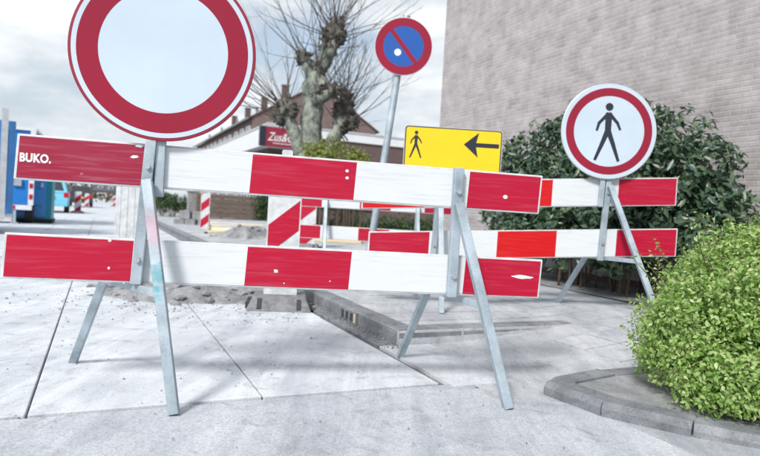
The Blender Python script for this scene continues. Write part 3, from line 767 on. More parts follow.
barricade('road_barricade', 'farthest red and white barricade, behind the striped beacon and the leaning post', DO, 0.0, [
    (dd[0], dd[5], dz1, dz1 + 0.19, [(dd[i], dd[i + 1], dmat[i]) for i in range(5)], 0),
    (dd[0], dd[5], zb1, zb1 + 0.19, [(dd[i], dd[i + 1], dmat[i]) for i in range(5)], 0)], [d_frame(at(325.5, 220, DY).x - d_l.x), d_frame(at(417, 220, DY).x - d_l.x)], 'road barricades')

# no parking sign on its leaning post
NY = 6.4
nb_, ntp = at(364, 290, NY), at(406.5, 17, NY)
nz = side_height(*to_ts(nb_))
npk = thing('no_parking_sign', 'blue and red no parking sign on a leaning grey post', 'road sign', (nb_.x, NY, nz), 0.0)
v0 = Vector((0, 0, -0.05)); v1 = Vector((ntp.x - nb_.x, 0, ntp.z - nz))
MB().tube([v0, v1], 0.038, 16).build('post', M['galv'], npk, smooth=False)
MB().tube([v1, v1 + v1.normalized() * 0.012], 0.041, 16).build('post_cap', M['alu'], npk)
cN = at(403.5, 46.5, NY - 0.06) - Vector((nb_.x, NY, nz))
lean = math.atan2(v1.x, v1.z)
RN = 0.302
for nm, mb, mt in (('plate', MB().disc(RN, 0.0, 0.012), 'alu'), ('red_ring', MB().ring(RN * 0.70, RN * 0.985, -0.002, 0.003), 'sign_red'), ('blue_face', MB().disc(RN * 0.71, -0.0012, 0.003), 'sign_blue')):
    o = mb.build(nm, M[mt], npk); o.location = cN; o.rotation_euler = (0, lean, 0)
m, _ = strokes(npk, [((-RN * 0.52, RN * 0.52), (RN * 0.52, -RN * 0.52), RN * 0.075, RN * 0.075)], M['sign_red'], -0.0026)
o = m.build('red_slash', M['sign_red'], npk); o.location = cN; o.rotation_euler = (0, lean, 0)
o = MB().disc(0.036, -0.0026, 0.0, 24, (-0.05, -0.07)).build('sticker', M['paint_white'], npk); o.location = cN; o.rotation_euler = (0, lean, 0)
for dz in (-0.12, 0.12):
    o = MB().box((0, 0.045, dz), (0.12, 0.05, 0.03)).build('clamp', M['alu'], npk); o.location = cN; o.rotation_euler = (0, lean, 0)

# ------------------------------------------------------------------ beacons
def clip_poly(poly, f):
    out = []
    for i in range(len(poly)):
        a, b = poly[i], poly[(i + 1) % len(poly)]; fa, fb = f(a), f(b)
        if fa >= 0: out.append(a)
        if (fa >= 0) != (fb >= 0):
            k = fa / (fa - fb); out.append((a[0] + (b[0] - a[0]) * k, a[1] + (b[1] - a[1]) * k))
    return out
def beacon(label, loc, rotz, w=0.26, h=1.08, z0=0.09, period=0.5, phase=0.0, striped=True, foot=(0.5, 0.8), handle=True, name='beacon', plain_foot=0.012):
    root = thing(name, label, 'beacon', loc, rotz, 'striped guide beacons')
    bd = MB().prism(rrect(w, h, 0.02, 3), -0.012, 0.02).build('board', M['plank'], root)
    bd.location = (0, 0, z0 + h / 2)
    if striped:
        rect = [(-w / 2 + .012, -h / 2 + plain_foot), (w / 2 - .012, -h / 2 + plain_foot), (w / 2 - .012, h / 2 - .012), (-w / 2 + .012, h / 2 - .012)]
        k = -4
        while k < 6:
            c = phase + k * period
            p = clip_poly(rect, lambda q: q[1] - q[0] * 0.85 - c); p = clip_poly(p, lambda q: c + period / 2 - (q[1] - q[0] * 0.85)) if len(p) > 2 else []
            if len(p) > 2:
                MB().prism(p, -0.0145, -0.01).build('red_stripe', M['red'], bd)
            k += 1
    else:
        for x in (-w * 0.3, 0.0, w * 0.3): MB().box((x, -0.014, 0), (0.008, 0.006, h * 0.94)).build('rib', M['plank'], bd)
    if handle: MB().prism(rrect(w * 0.32, 0.14, 0.015, 3), -0.02, 0.02).build('handle', M['plank'], root).location = (0.0, 0, z0 + h + 0.055)
    fw, fd = foot
    ft = MB(); hh = 0.105
    ft.hexa([(-fw / 2, -fd / 2, 0), (fw / 2, -fd / 2, 0), (fw / 2, fd / 2, 0), (-fw / 2, fd / 2, 0), (-fw / 2 + .05, -fd / 2 + .13, hh), (fw / 2 - .05, -fd / 2 + .13, hh), (fw / 2 - .05, fd / 2 - .13, hh), (-fw / 2 + .05, fd / 2 - .13, hh)])
    f = ft.build('rubber_foot', M['rubber'], root, bevel=0.012)
    sl = math.atan2(hh, 0.13)
    for x in (-fw * 0.3, fw * 0.3):
        MB().box((x, -fd / 2 + 0.066, hh / 2), (0.035, 0.115, 0.02), Matrix.Rotation(sl, 3, 'X')).build('grip_slot', M['rubber_dark'], f)
    for s_ in (-1, 1):
        for y in (-0.12, 0.1): MB().box((s_ * (fw / 2 - 0.014), y, 0.03), (0.05, 0.10, 0.05)).build('grip_slot', M['rubber_dark'], f)
    return root
bb = on_ground(287, 300); bb.y = 5.2; bb.x = at(283, 240, 5.2).x
big = beacon('large red and white striped beacon on a grey rubber foot behind the nearest barricade', (bb.x, 5.2, 0), R(8), w=0.285, h=1.15, z0=0.08, period=0.52, phase=-0.10, foot=(0.54, 0.62), plain_foot=0.22)
hd = [c for c in big.children if c.name.startswith('handle')][0]
q = on_ground(204, 233); beacon('slim striped beacon standing alone by the yellow pipes', (q.x, q.y, 0), R(5), w=0.25, h=1.08, z0=0.06, period=0.47, phase=0.1, foot=(0.45, 0.4), handle=False)
q = at(127, 215, 7.3); beacon('plain white back of a beacon beside the BUKO lettered barricade post', (q.x, 7.3, 0), R(15), w=0.265, h=1.08, z0=0.08, striped=False, foot=(0.5, 0.6), handle=False)
q = at(307.5, 225, 11.0); beacon('striped beacon half hidden behind the farthest barricade', (q.x, 11.0, side_height(*to_ts(q))), 0.0, w=0.3, h=1.1, z0=0.08, period=0.52, phase=0.0, foot=(0.5, 0.5), handle=False)
for (px, py, lab) in ((77.5, 213, 'striped beacon leaning in front of the dark parked car'), (86.5, 207.5, 'striped beacon at the right rear corner of the dark parked car'), (114, 206.5, 'far striped beacon at the right edge of the street')):
    q = on_ground(px, py); beacon(lab, (q.x, q.y, 0), STREET, w=0.30, h=1.0, z0=0.06, period=0.55, foot=(0.6, 0.5), handle=False)

# ------------------------------------------------------------------ works: rubble, sand heap, pipes
def heap(name, label, c, rx, ry, h, mat, stones, seed, rot=0.0, smin=0.02, smax=0.06):
    random.seed(seed)
    m = MB(); n = 44; idx = {}
    ca, sa = math.cos(rot), math.sin(rot)
    off = Vector((seed * 3.7, seed * 1.3, 0))
    def hgt(u, v):
        r = math.hypot(u, v); k = max(0, 1 - r * r) ** 1.2
        return h * k * (0.75 + 0.6 * mnoise.noise(Vector((u * 2.2, v * 2.2, 0)) + off)) + 0.06 * h * mnoise.noise(Vector((u * 9, v * 9, 3)) + off) * (1 if k > 0 else 0) + 0.05 * h * mnoise.noise(Vector((u * 22, v * 22, 3)) + off) - 0.012 - (0.05 if r > 1 else 0)
    for i in range(n):
        for j in range(n):
            u, v = -1.05 + 2.1 * i / (n - 1), -1.05 + 2.1 * j / (n - 1)
            x, y = u * rx, v * ry
            idx[i, j] = len(m.v); m.v.append(Vector((c[0] + x * ca - y * sa, c[1] + x * sa + y * ca, c[2] + hgt(u, v))))
    for i in range(n - 1):
        for j in range(n - 1): m.f.append((idx[i, j], idx[i + 1, j], idx[i + 1, j + 1], idx[i, j + 1]))
    for _ in range(stones):
        a, r = random.uniform(0, 6.283), random.random() ** 0.6 * 1.08
        u, v = r * math.cos(a), r * math.sin(a); x, y = u * rx, v * ry; sz = random.uniform(smin, smax)
        m.blob((c[0] + x * ca - y * sa, c[1] + x * sa + y * ca, c[2] + max(hgt(u, v), 0) + sz * 0.2), sz, 1, 0.7, 1.6, (1, random.uniform(0.6, 1.2), random.uniform(0.4, 0.8)))
    o = m.build(name, mat, None, fix=False); tag(o, label, 'rubble', None, 'stuff'); random.seed(seed + 1); return o
heap('rubble', 'low heap of grey broken paving and earth behind the nearest barricade', (-1.62, 5.75, 0.0), 1.05, 0.75, 0.2, M['rubble'], 130, 3, 0.2, 0.015, 0.055)
heap('sand', 'grey sand heap beside the yellow pipes', (on_ground(246, 243).x, 14.2, 0.0), 1.15, 0.9, 0.46, M['rubble'], 30, 5, 0.0)
heap('rubble', 'loose stones lying on the pavement edge behind the rubber foot', (-0.15, 6.1, 0.1), 0.6, 0.4, 0.06, M['rubble'], 40, 8, 0.0, 0.015, 0.05)

def pipe(label, a, b, r, sag=0.0):
    root = thing('pipe', label, 'pipe', a, 0, 'yellow pipes on the ground')
    d = Vector(b) - Vector(a); d.z = 0
    pts = [d * (k / 8) + Vector((0, 0, r + sag * math.sin(math.pi * k / 8))) for k in range(9)]
    MB().tube(pts, r, 18, cap=True).build('tube', M['pipe'], root, smooth=False)
    dn = d.normalized()
    for p, s_ in ((pts[0], -1), (pts[-1], 1)):
        MB().tube([p + dn * s_ * 0.001, p + dn * s_ * 0.02], r * 0.8, 18).build('pipe_end', M['cap_blue'] if s_ > 0 else M['rubber_dark'], root)
    return root
def gp(px, py, z=0.0): return on_ground(px, py, z)
pipe('yellow pipe nearest the sand heap, blunt end towards the slim beacon', gp(206, 237.5), gp(262, 235), 0.085)
pipe('yellow pipe lying second from the sand heap, passing behind the beacon', gp(209, 233), gp(276, 236.5), 0.085)
pipe('yellow pipe lying third from the sand heap', gp(210, 229.5), gp(290, 229.5), 0.085)
pipe('farthest yellow pipe, along the foot of the timber wall', gp(208, 226), gp(292, 231), 0.085)
pipe('yellow pipe with dark blue end seen under the farthest barricade', gp(300, 246.5, 0.0) + Vector((0, 0, 0.1)), gp(361, 250, 0.0) + Vector((0, 0, 0.1)), 0.10)

# ------------------------------------------------------------------ foliage
def leaves_mesh(name, P, Nrm, size, width=0.5, jitter=0.8, fold=0.25, upbias=0.2):
    P = np.asarray(P, float); Nrm = np.asarray(Nrm, float); n = len(P)
    nn = Nrm + RNG.normal(0, jitter, (n, 3)); nn[:, 2] += upbias
    nn /= np.linalg.norm(nn, axis=1)[:, None] + 1e-9
    d = RNG.normal(0, 1, (n, 3)); d -= nn * np.sum(d * nn, 1)[:, None]; d /= np.linalg.norm(d, axis=1)[:, None] + 1e-9
    w = np.cross(nn, d); L = (size * RNG.uniform(0.6, 1.25, n))[:, None]
    base = P - d * L * 0.5; tip = P + d * L * 0.5
    l = P + w * L * width * 0.5 + nn * L * fold * 0.4; r = P - w * L * width * 0.5 + nn * L * fold * 0.4
    V = np.stack([base, l, tip, r], 1).reshape(-1, 3)
    me = bpy.data.meshes.new(name); me.vertices.add(4 * n); me.vertices.foreach_set('co', V.ravel())
    idx = np.arange(n)[:, None] * 4 + np.array([[0, 2, 1, 0, 3, 2]])
    me.loops.add(6 * n); me.loops.foreach_set('vertex_index', idx.ravel().astype(np.int32))
    me.polygons.add(2 * n); me.polygons.foreach_set('loop_start', np.arange(2 * n, dtype=np.int32) * 3)
    me.polygons.foreach_set('loop_total', np.full(2 * n, 3, np.int32))
    me.update(calc_edges=True); return me
def shrub_points(ells, nclump, per, crad, inner=0.25, floor=0.02):
    """leaf positions: clumps spread over a union of ellipsoids (centre, radii), thinner towards the inside"""
    Ps, Ns = [], []
    vol = np.array([e[1][0] * e[1][1] * e[1][2] for e in ells]) ** 0.67; vol /= vol.sum()
    for k in range(nclump):
        c, r = ells[RNG.choice(len(ells), p=vol)]; c, r = np.array(c), np.array(r)
        d = RNG.normal(0, 1, 3); d /= np.linalg.norm(d)
        if d[2] < -0.35: d[2] = abs(d[2]) * 0.3
        rad = 1.0 if RNG.random() > inner else RNG.uniform(0.5, 0.9)
        rad *= RNG.uniform(0.9, 1.07)
        cc = c + d * r * rad; cr = crad * RNG.uniform(0.6, 1.35)
        q = RNG.normal(0, 1, (per, 3)); q /= np.linalg.norm(q, axis=1)[:, None]
        q2 = q * (RNG.random((per, 1)) ** 0.45) * cr
        p = cc + q2; ok = p[:, 2] > floor
        Ps.append(p[ok]); Ns.append((q * 0.7 + d * 0.8)[ok])
    return np.concatenate(Ps), np.concatenate(Ns)
def shrub(name, label, cat, loc, ells, nclump, per, crad, leaf, width, mat, nstem=14, inner=0.3, jitter=0.8, group=None, stem_r=0.012):
    root = thing(name, label, cat, loc, 0, group)
    P, Nn = shrub_points(ells, nclump, per, crad, inner)
    link('foliage', leaves_mesh('foliage', P, Nn, leaf, width, jitter), mat, root)
    m = MB()
    for k in range(nstem):
        c, r = random.choice(ells); a = random.uniform(0, 6.283); e = random.uniform(0.2, 0.9)
        tip = Vector((c[0] + r[0] * e * math.cos(a), c[1] + r[1] * e * math.sin(a), c[2] + r[2] * random.uniform(-0.1, 0.8)))
        b = Vector((c[0] + r[0] * 0.35 * math.cos(a), c[1] + r[1] * 0.35 * math.sin(a), -0.03))
        mid = b.lerp(tip, 0.5) + Vector((0, 0, 0.12 * r[2]))
        m.tube([b, mid, tip], [stem_r, stem_r * 0.7, stem_r * 0.3], 5)
    m.build('stems', M['stem'], root, fix=False)
    return root

# bright shrub in the bed, close by on the right
bx_, by_ = 2.02, 2.93
shrub('green_shrub', 'bright green small leaved shrub in the kerbed bed at the right', 'shrub', (bx_, by_, 0.05),
      [((0, 0, 0.34), (0.66, 0.52, 0.42)), ((0.25, 0.1, 0.50), (0.55, 0.5, 0.42)), ((0.75, 0.0, 0.45), (0.6, 0.5, 0.5)), ((-0.3, -0.02, 0.22), (0.38, 0.42, 0.28)), ((-0.12, 0.1, 0.45), (0.35, 0.4, 0.36)),
       ((-0.1, -0.26, 0.12), (0.5, 0.26, 0.2)), ((0.35, -0.46, 0.14), (0.5, 0.28, 0.26)), ((0.9, -0.44, 0.18), (0.5, 0.3, 0.3)), ((-0.36, 0.05, 0.12), (0.28, 0.3, 0.18)), ((-0.34, -0.24, 0.08), (0.26, 0.2, 0.13)), ((0.1, -0.47, 0.08), (0.35, 0.16, 0.16)), ((0.62, -0.56, 0.08), (0.4, 0.16, 0.18)), ((0.95, 0.0, 0.55), (0.5, 0.5, 0.5))],
      3000, 58, 0.08, 0.026, 0.55, M['leaf_bright'], nstem=40, inner=0.3, jitter=0.9, stem_r=0.008)

gs = [o for o in COL.objects if o.name.startswith('green_shrub')][0]
P, Nn = [], []; m = MB()
for k in range(130):
    a, e = random.uniform(0, 6.283), random.uniform(0.15, 1.3)
    d = Vector((math.cos(a) * math.cos(e), math.sin(a) * math.cos(e), math.sin(e)))
    c = Vector((random.choice((-0.2, 0.1, 0.4, 0.7)), random.uniform(-0.15, 0.15), 0.38))
    b0 = c + Vector((d.x * 0.5, d.y * 0.46, d.z * 0.42)); L_ = random.uniform(0.08, 0.19)
    tip = b0 + (d + Vector((0, 0, 0.5))).normalized() * L_
    m.tube([b0 - d * 0.15, b0, tip], [0.003, 0.0025, 0.0012], 4, cap=False)
    for j in range(14):
        p = b0.lerp(tip, j / 13) + Vector((random.gauss(0, .012), random.gauss(0, .012), random.gauss(0, .008))); P.append(p); Nn.append((d.x, d.y, d.z))
so = m.build('shoots', M['stem'], gs, fix=False)
link('shoot_leaves', leaves_mesh('shoot_leaves', P, Nn, 0.026, 0.5, 0.9), M['leaf_bright'], so)

# dark laurel against the brick wall
lp = S(5.1, 5.0); lz = 0.15
def lell(t, s, z, rt, rz):
    p = S(t, s) - lp; return ((p.x, p.y, z), (rt, rt, rz))
shrub('laurel_bush', 'large dark green laurel growing against the grey brick wall', 'bush', (lp.x, lp.y, lz),
      [lell(5.1, 6.5, 0.95, 0.46, 0.9), lell(5.08, 5.85, 1.0, 0.5, 1.0), lell(5.08, 5.2, 1.05, 0.5, 1.02), lell(5.08, 4.6, 1.02, 0.5, 0.98), lell(5.08, 4.05, 0.92, 0.48, 0.86), lell(5.1, 3.75, 0.6, 0.45, 0.6),
       lell(4.85, 6.0, 0.45, 0.42, 0.5), lell(4.85, 5.2, 0.45, 0.42, 0.5), lell(4.85, 4.5, 0.45, 0.42, 0.5)],
      1500, 20, 0.125, 0.10, 0.44, M['leaf_laurel'], nstem=50, inner=0.45, jitter=0.75, stem_r=0.014)
lb = MB(); n0 = 16
for i in range(n0):
    sv = 2.6 + 7.2 * i / (n0 - 1)
    for t_ in (4.52, 5.72): lb.v.append(S(t_, sv, 0.163))
for i in range(n0 - 1): lb.f.append((2 * i, 2 * i + 1, 2 * i + 3, 2 * i + 2))
struct('border_soil', lb, M['soil'])

# yellow-green shrub before the shop, hedge, ivy
q = at(331, 200, 14.0)
shrub('garden_shrub', 'yellow green spring shrub below the pollard tree', 'shrub', (q.x, 14.0, 0.1), [((0, 0, 1.6), (0.7, 0.5, 0.78)), ((-0.4, 0.1, 1.6), (0.45, 0.45, 0.7)), ((0.55, 0, 1.45), (0.5, 0.45, 0.72))],
      420, 20, 0.15, 0.085, 0.45, M['leaf_yellow'], nstem=40, jitter=0.9, stem_r=0.02)
q = at(345, 225, 16.5)
shrub('low_shrub', 'low dark green planting behind the farthest barricade', 'shrub', (q.x + 0.2, 16.9, 0.1), [((0, 0, 0.3), (0.9, 0.5, 0.4)), ((1.3, 0.2, 0.32), (0.9, 0.5, 0.4)), ((2.5, 0.3, 0.3), (0.8, 0.5, 0.4))], 260, 16, 0.16, 0.10, 0.45, M['leaf_dark'], nstem=20)
q = gp(169, 218.5)
shrub('hedge', 'clipped dark green hedge beside the stone pillar across the street', 'hedge', (q.x, q.y, 0.0), [((0, 0, 0.55), (0.75, 0.6, 0.65)), ((0.9, 0.3, 0.55), (0.6, 0.6, 0.6)), ((-0.4, 0.6, 0.6), (0.6, 0.6, 0.65))], 260, 26, 0.16, 0.09, 0.5, M['leaf_dark'], nstem=30)

# ------------------------------------------------------------------ pollarded plane tree
TY = 15.5
def tp(px, py, dy=0.0): return at(px, py, TY + dy) 
base = tp(305, 260); base.z = 0.0
base = Vector((tp(308, 215).x - 0.1, TY, 0.0))
tree = thing('pollard_tree', 'bare pollarded plane tree with knobbly heads before the shop', 'tree', base)
rel = lambda px, py, dy=0.0: tp(px, py, dy) - base
limbs = [
    ([Vector((0, 0, -0.1)), rel(308, 190), rel(311, 150), rel(312, 118), rel(313, 90), rel(318, 72), rel(327, 56), rel(333, 38)], [0.40, 0.32, 0.27, 0.255, 0.27, 0.235, 0.19, 0.18]),
    ([rel(306, 170), rel(299, 148, -0.1), rel(292, 128, -0.2), rel(286, 112, -0.25)], [0.2, 0.18, 0.16, 0.19]),
    ([rel(314, 172), rel(327, 152, 0.2), rel(337, 133, 0.25), rel(345, 115, 0.3)], [0.18, 0.17, 0.17, 0.2]),
    ([rel(313, 108), rel(320, 99, -0.2), rel(331, 92, -0.3)], [0.19, 0.16, 0.15]),
    ([rel(314, 82), rel(309, 70, -0.1), rel(304, 60, -0.15)], [0.2, 0.15, 0.13]),
    ([rel(316, 74), rel(322, 82, -0.25), rel(321, 88, -0.32)], [0.14, 0.12, 0.12]),
]
def refine(pts, rad, k=6):
    out, rr = [], []
    n = len(pts)
    for i in range(n - 1):
        p0, p1, p2, p3 = pts[max(i - 1, 0)], pts[i], pts[i + 1], pts[min(i + 2, n - 1)]
        for j in range(k):
            u = j / k
            out.append(0.5 * ((2 * p1) + (p2 - p0) * u + (2 * p0 - 5 * p1 + 4 * p2 - p3) * u * u + (3 * p1 - p0 - 3 * p2 + p3) * u ** 3)); rr.append(rad[i] + (rad[i + 1] - rad[i]) * u)
    return out + [pts[-1]], rr + [rad[-1]]
def rough_tube(name, limbs, n, amp, mat, parent):
    m = MB()
    for pts, rad in limbs:
        P, Rr = refine(pts, rad); k0 = len(m.v); m.tube(P, Rr, n)
        for i in range(k0, len(m.v)):
            v = m.v[i]; j = (i - k0) // n
            c = P[min(j, len(P) - 1)]; d = (v - c)
            if d.length > 1e-4: m.v[i] = c + d * (1 + amp * mnoise.noise(v * 3.1) + amp * 0.8 * mnoise.noise(v * 8))
    return m.build(name, mat, parent, smooth=True)
rough_tube('trunk', limbs[:1], 20, 0.22, M['bark'], tree)
for l in limbs[1:]: rough_tube('limb', [l], 14, 0.25, M['bark'], tree)
heads = [(rel(334, 36), 0.30, 'top'), (rel(329, 48), 0.22, 'top'), (rel(303, 58, -0.15), 0.20, 'left'), (rel(287, 110, -0.25), 0.30, 'left'), (rel(281, 120, -0.25), 0.17, 'left'), (rel(344, 110, 0.3), 0.30, 'right'), (rel(350, 122, 0.3), 0.24, 'right'), (rel(341, 130, 0.25), 0.18, 'right'),
         (rel(333, 91, -0.3), 0.20, 'right'), (rel(321, 90, -0.3), 0.17, 'top'), (rel(318, 70, -0.1), 0.16, 'top'), (rel(336, 26), 0.2, 'top'), (rel(346, 96, .3), .16, 'right')]
for l in limbs:
    m = MB(); P, Rr = refine(*l, 5)
    for k in range(len(P) // 2, len(P)):
        for _ in range(2):
            d = Vector((random.gauss(0, 1), random.gauss(0, 1), random.gauss(0, .6))).normalized()
            m.blob(P[k] + d * Rr[k] * 0.62, Rr[k] * random.uniform(0.2, 0.42), 2, 0.5, 2.6)
    m.build('burr', M['bark'], tree, smooth=True)
for c, r, _ in heads:
    r = r * 0.88
    m = MB(); m.blob(c, r, 3, 0.7, 3.2)
    for k in range(26):
        d = Vector((random.gauss(0, 1), random.gauss(0, 1), random.gauss(0, 1))).normalized()
        m.blob(c + d * r * random.uniform(0.8, 1.05), r * random.uniform(0.12, 0.30), 2, 0.7, 2.8)
    for k in range(22):
        d = Vector((random.gauss(0, 1), random.gauss(0, 1), random.gauss(0.2, 1))).normalized(); e = (d + Vector((random.gauss(0, .5), random.gauss(0, .5), random.gauss(0.2, .4)))).normalized()
        m.tube([c + d * r * 0.85, c + d * r * 1.0 + e * 0.05, c + d * r + e * random.uniform(0.08, 0.2)], [0.024, 0.02, 0.012], 5)
    m.build('burr_head', M['burr'], tree, smooth=True)
# shoots that spring from the heads
def shoot(m, p, d, L, r, depth, bend=0.25):
    pts, rad = [p.copy()], [r]; n = 7; cur = p.copy(); dd = d.normalized()
    for i in range(n):
        dd = (dd + Vector((random.gauss(0, .07), random.gauss(0, .07), random.gauss(0, .05) + bend * 0.12))).normalized()
        cur = cur + dd * L / n; pts.append(cur.copy()); rad.append(r * (1 - 0.8 * (i + 1) / n))
        if depth and i > 1 and random.random() < 0.4:
            e = (dd + Vector((random.gauss(0, .38), random.gauss(0, .38), random.gauss(0, .25)))).normalized()
            shoot(m, cur, e, L * random.uniform(0.2, 0.45), r * 0.5, depth - 1, bend)
    m.tube(pts, rad, 4, cap=False)
for c, r, kind in heads:
    m = MB()
    cnt = 20 if r > 0.25 else 10
    for k in range(cnt):
        if kind == 'top': a = Vector((random.uniform(-1.1, 0.75), random.uniform(-.8, .8), random.uniform(0.1, 1.5)))
        elif kind == 'left': a = Vector((random.uniform(-1.2, 0.35), random.uniform(-.7, .7), random.uniform(-0.05, 1.25)))
        else: a = Vector((random.uniform(-0.4, 0.75), random.uniform(-.7, .7), random.uniform(0.1, 1.3)))
        if a.length < 0.2: continue
        shoot(m, c + a.normalized() * r * 0.8, a, random.uniform(0.9, 3.0 if kind != 'right' else 1.9), random.uniform(0.008, 0.017), 2, 0.3)
    m.build('shoots', M['twig'], tree, fix=False)

# ------------------------------------------------------------------ buildings
# brick building at the right, its long wall parallel to the street
WT, WS0, WS1, WH = 5.7, -1.5, 9.84, 8.0
bld = thing('brick_building', 'tall blank grey brick wall of a building at the right', 'building', S(WT, WS1), STREET)
ln, dp = WS1 - WS0, 9.0
MB().box((dp / 2, -ln / 2, WH / 2), (dp, ln, WH)).build('wall', M['wall_brick'], bld)
MB().box((dp / 2, -ln / 2, WH + 0.06), (dp + 0.12, ln + 0.12, 0.12)).build('coping', M['paint_grey'], bld)
MB().box((dp / 2 - 0.0, -ln / 2, 0.12), (dp + 0.05, ln + 0.05, 0.24)).build('plinth', M['dark_brick'], bld)

def window(parent, c, w, h, face, depth=0.08, bars=1):
    """a window set on a wall facing -x ('t') or -y ('s')"""
    c = Vector(c); ax = (lambda a, d, z: Vector((d, a, z))) if face == 't' else (lambda a, d, z: Vector((a, d, z)))
    f = MB(); fw = 0.09
    def bx(a, z, wa, hz, d0, dd):
        sz = ax(wa, dd, hz); f.box(c + ax(a, d0, z), (abs(sz.x), abs(sz.y), abs(sz.z)))
    bx(-w / 2 + fw / 2, 0, fw, h, -0.03, depth); bx(w / 2 - fw / 2, 0, fw, h, -0.03, depth)
    bx(0, h / 2 - fw / 2, w - 2 * fw, fw, -0.03, depth - .004); bx(0, -h / 2 + fw / 2, w - 2 * fw, fw, -0.03, depth - .004)
    for k in range(bars): bx(-w / 2 + w * (k + 1) / (bars + 1), 0, 0.06, h - 2 * fw, -0.02, depth * 0.7)
    o = f.build('window', M['paint_white'], parent)
    p = MB(); sz = ax(w - 2 * fw, 0.03, h - 2 * fw); p.box(c + ax(0, -0.008, 0), (abs(sz.x), abs(sz.y), abs(sz.z))); p.build('pane', M['glass'], o)
    sgt = MB(); sz = ax(w + 0.16, 0.14, 0.06); sgt.box(c + ax(0, -0.06, -h / 2 - 0.035), (abs(sz.x), abs(sz.y), abs(sz.z))); sgt.build('sill', M['paint_grey'], o)
    return o

# terraced houses, gable end towards us
hc = at(253, 117, 50.0); HT, HS = to_ts(hc); EZ = hc.z; HW = 11.2
apex = at(322, 86, 52.5).z
HL = 8.2
labs = ['red brick gable end house behind the pollard tree', 'second terraced brick house down the street behind the gable end', 'third terraced brick house down the street', 'far end terraced brick house, fourth from the gable end']
for k in range(4):
    h = thing('terraced_house', labs[k], 'house', S(HT, HS + HL * k), STREET, 'terraced houses')
    y0, y1 = 0.0, HL - 0.01
    MB().prism([(0, 0), (HW, 0), (HW, EZ), (HW / 2, apex), (0, EZ)], y0, y1).build('wall', M['red_brick'], h)
    sl = math.atan2(apex - EZ, HW / 2); rl = math.hypot(apex - EZ, HW / 2) + 0.5
    for sd in (-1, 1):
        c = Vector((HW / 2 + sd * (HW / 4 + 0.12), (y0 + y1) / 2, (EZ + apex) / 2 + 0.06))
        rf = MB().box(c, (rl, y1 - y0 + (0.3 if k == 0 else 0.0), 0.1), Matrix.Rotation(sd * sl, 3, 'Y')).build('roof', M['roof'], h)
    ch = MB().box((HW / 2 - 1.0, HL - 1.0, apex + 0.35), (0.6, 0.6, 1.3)).build('chimney', M['dark_brick'], h)
    MB().box((HW / 2 - 1.0, HL - 1.0, apex + 1.05), (0.75, 0.75, 0.1)).build('chimney_cap', M['stone'], ch)
    MB().box((-0.42, (y0 + y1) / 2, EZ - 0.12), (0.14, y1, 0.16)).build('gutter', M['paint_grey'], h)
    for yy in (1.5, 4.0, 6.6):
        window(h, (0, yy, EZ - 1.55), 1.5, 1.9, 't'); 
    window(h, (0, 1.7, 1.7), 1.6, 1.9, 't'); window(h, (0, 6.3, 1.7), 1.8, 1.9, 't')
    d_ = MB().box((-0.02, 4.0, 1.1), (0.1, 1.0, 2.2)).build('door', M['paint_white'], h)
    MB().box((-0.09, 4.35, 1.05), (0.06, 0.04, 0.14)).build('handle', M['chrome'], d_)
    vp_ = MB().tube([(0.4 - 0.6 + 0.7, 0.9, EZ + 0.3), (0.5, 0.9, EZ + 1.0)], 0.1, 8).build('vent_pipe', M['paint_grey'], h)

# single storey shop with a white fascia and a maroon sign
sh_c = at(263.5, 140, 31.0); ST, SS_ = to_ts(sh_c); F1 = at(263.5, 126, 31.0).z; F0 = at(263.5, 145, 31.0).z
shop = thing('shop', 'low flat roofed shop with white fascia behind the pollard tree', 'building', S(ST, SS_), STREET)
SWD, SLN = 14.0, 18.0
B1, B0 = at(345, 132.5, 34.0).z, at(345, 141.0, 34.0).z
MB().box((SWD / 2 + 0.3, SLN / 2 + 0.9, B0 / 2), (SWD - 0.6, SLN - 0.6, B0)).build('wall', M['dark_brick'], shop)
MB().box((SWD / 2 + 0.3, SLN / 2 + 0.9, (B0 + B1) / 2), (SWD - 0.4, SLN - 0.4, B1 - B0)).build('roof_band', M['paint_white'], shop)
MB().box((SWD / 2 + 0.3, SLN / 2 + 0.9, B1 + 0.04), (SWD - 0.3, SLN - 0.3, 0.08)).build('roof_edge', M['alu'], shop)
MB().box((1.0, SLN / 2, (F0 + F1) / 2), (2.0, SLN, F1 - F0)).build('fascia', M['paint_white'], shop)
MB().box((1.0, SLN / 2, F1 + 0.03), (2.08, SLN + 0.08, 0.06)).build('fascia_trim', M['alu'], shop)
for k in range(5): window(shop, (0.3, 2.4 + 3.3 * k, F0 / 2 + 0.3), 2.7, F0 - 1.4, 't', bars=2)
for k in range(2): window(shop, (2.4 + 3.2 * k, 1.2, F0 / 2 + 0.35), 2.8, F0 - 1.4, 's', bars=1)
for k in range(2): window(shop, (10.0 + 2.6 * k, 1.2, F0 / 2 + 0.6), 1.2, 1.2, 's', bars=1)
sb = MB().box((0.98, -0.10, (F0 + F1) / 2 - 0.03), (1.9, 0.16, F1 - F0 + 0.02)).build('sign_box', M['shop_red'], shop)
MB().box((-0.09, -0.08, (F0 + F1) / 2 - 0.03), (0.30, 0.24, F1 - F0 + 0.03)).build('sign_end', M['black'], sb)
me = text_mesh('Zus&Co', 0.62, shear=0.35, bold=0.004, extrude=0.01)
x1 = max(v.co.x for v in me.vertices); me.transform(Matrix.Scale(1.62 / x1, 4, (1, 0, 0)))
o = link('lettering', me, M['paint_white'], sb); o.location = (0.16, -0.192, (F0 + F1) / 2 - 0.24)
me = text_mesh('Z', 1.0, shear=0.35, bold=0.004, extrude=0.01)
MB().box((1.0, -0.19, (F0 + F1) / 2 - 0.36), (1.1, 0.012, 0.035)).build('flourish', M['paint_white'], sb)
bpy.data.meshes.remove(me)

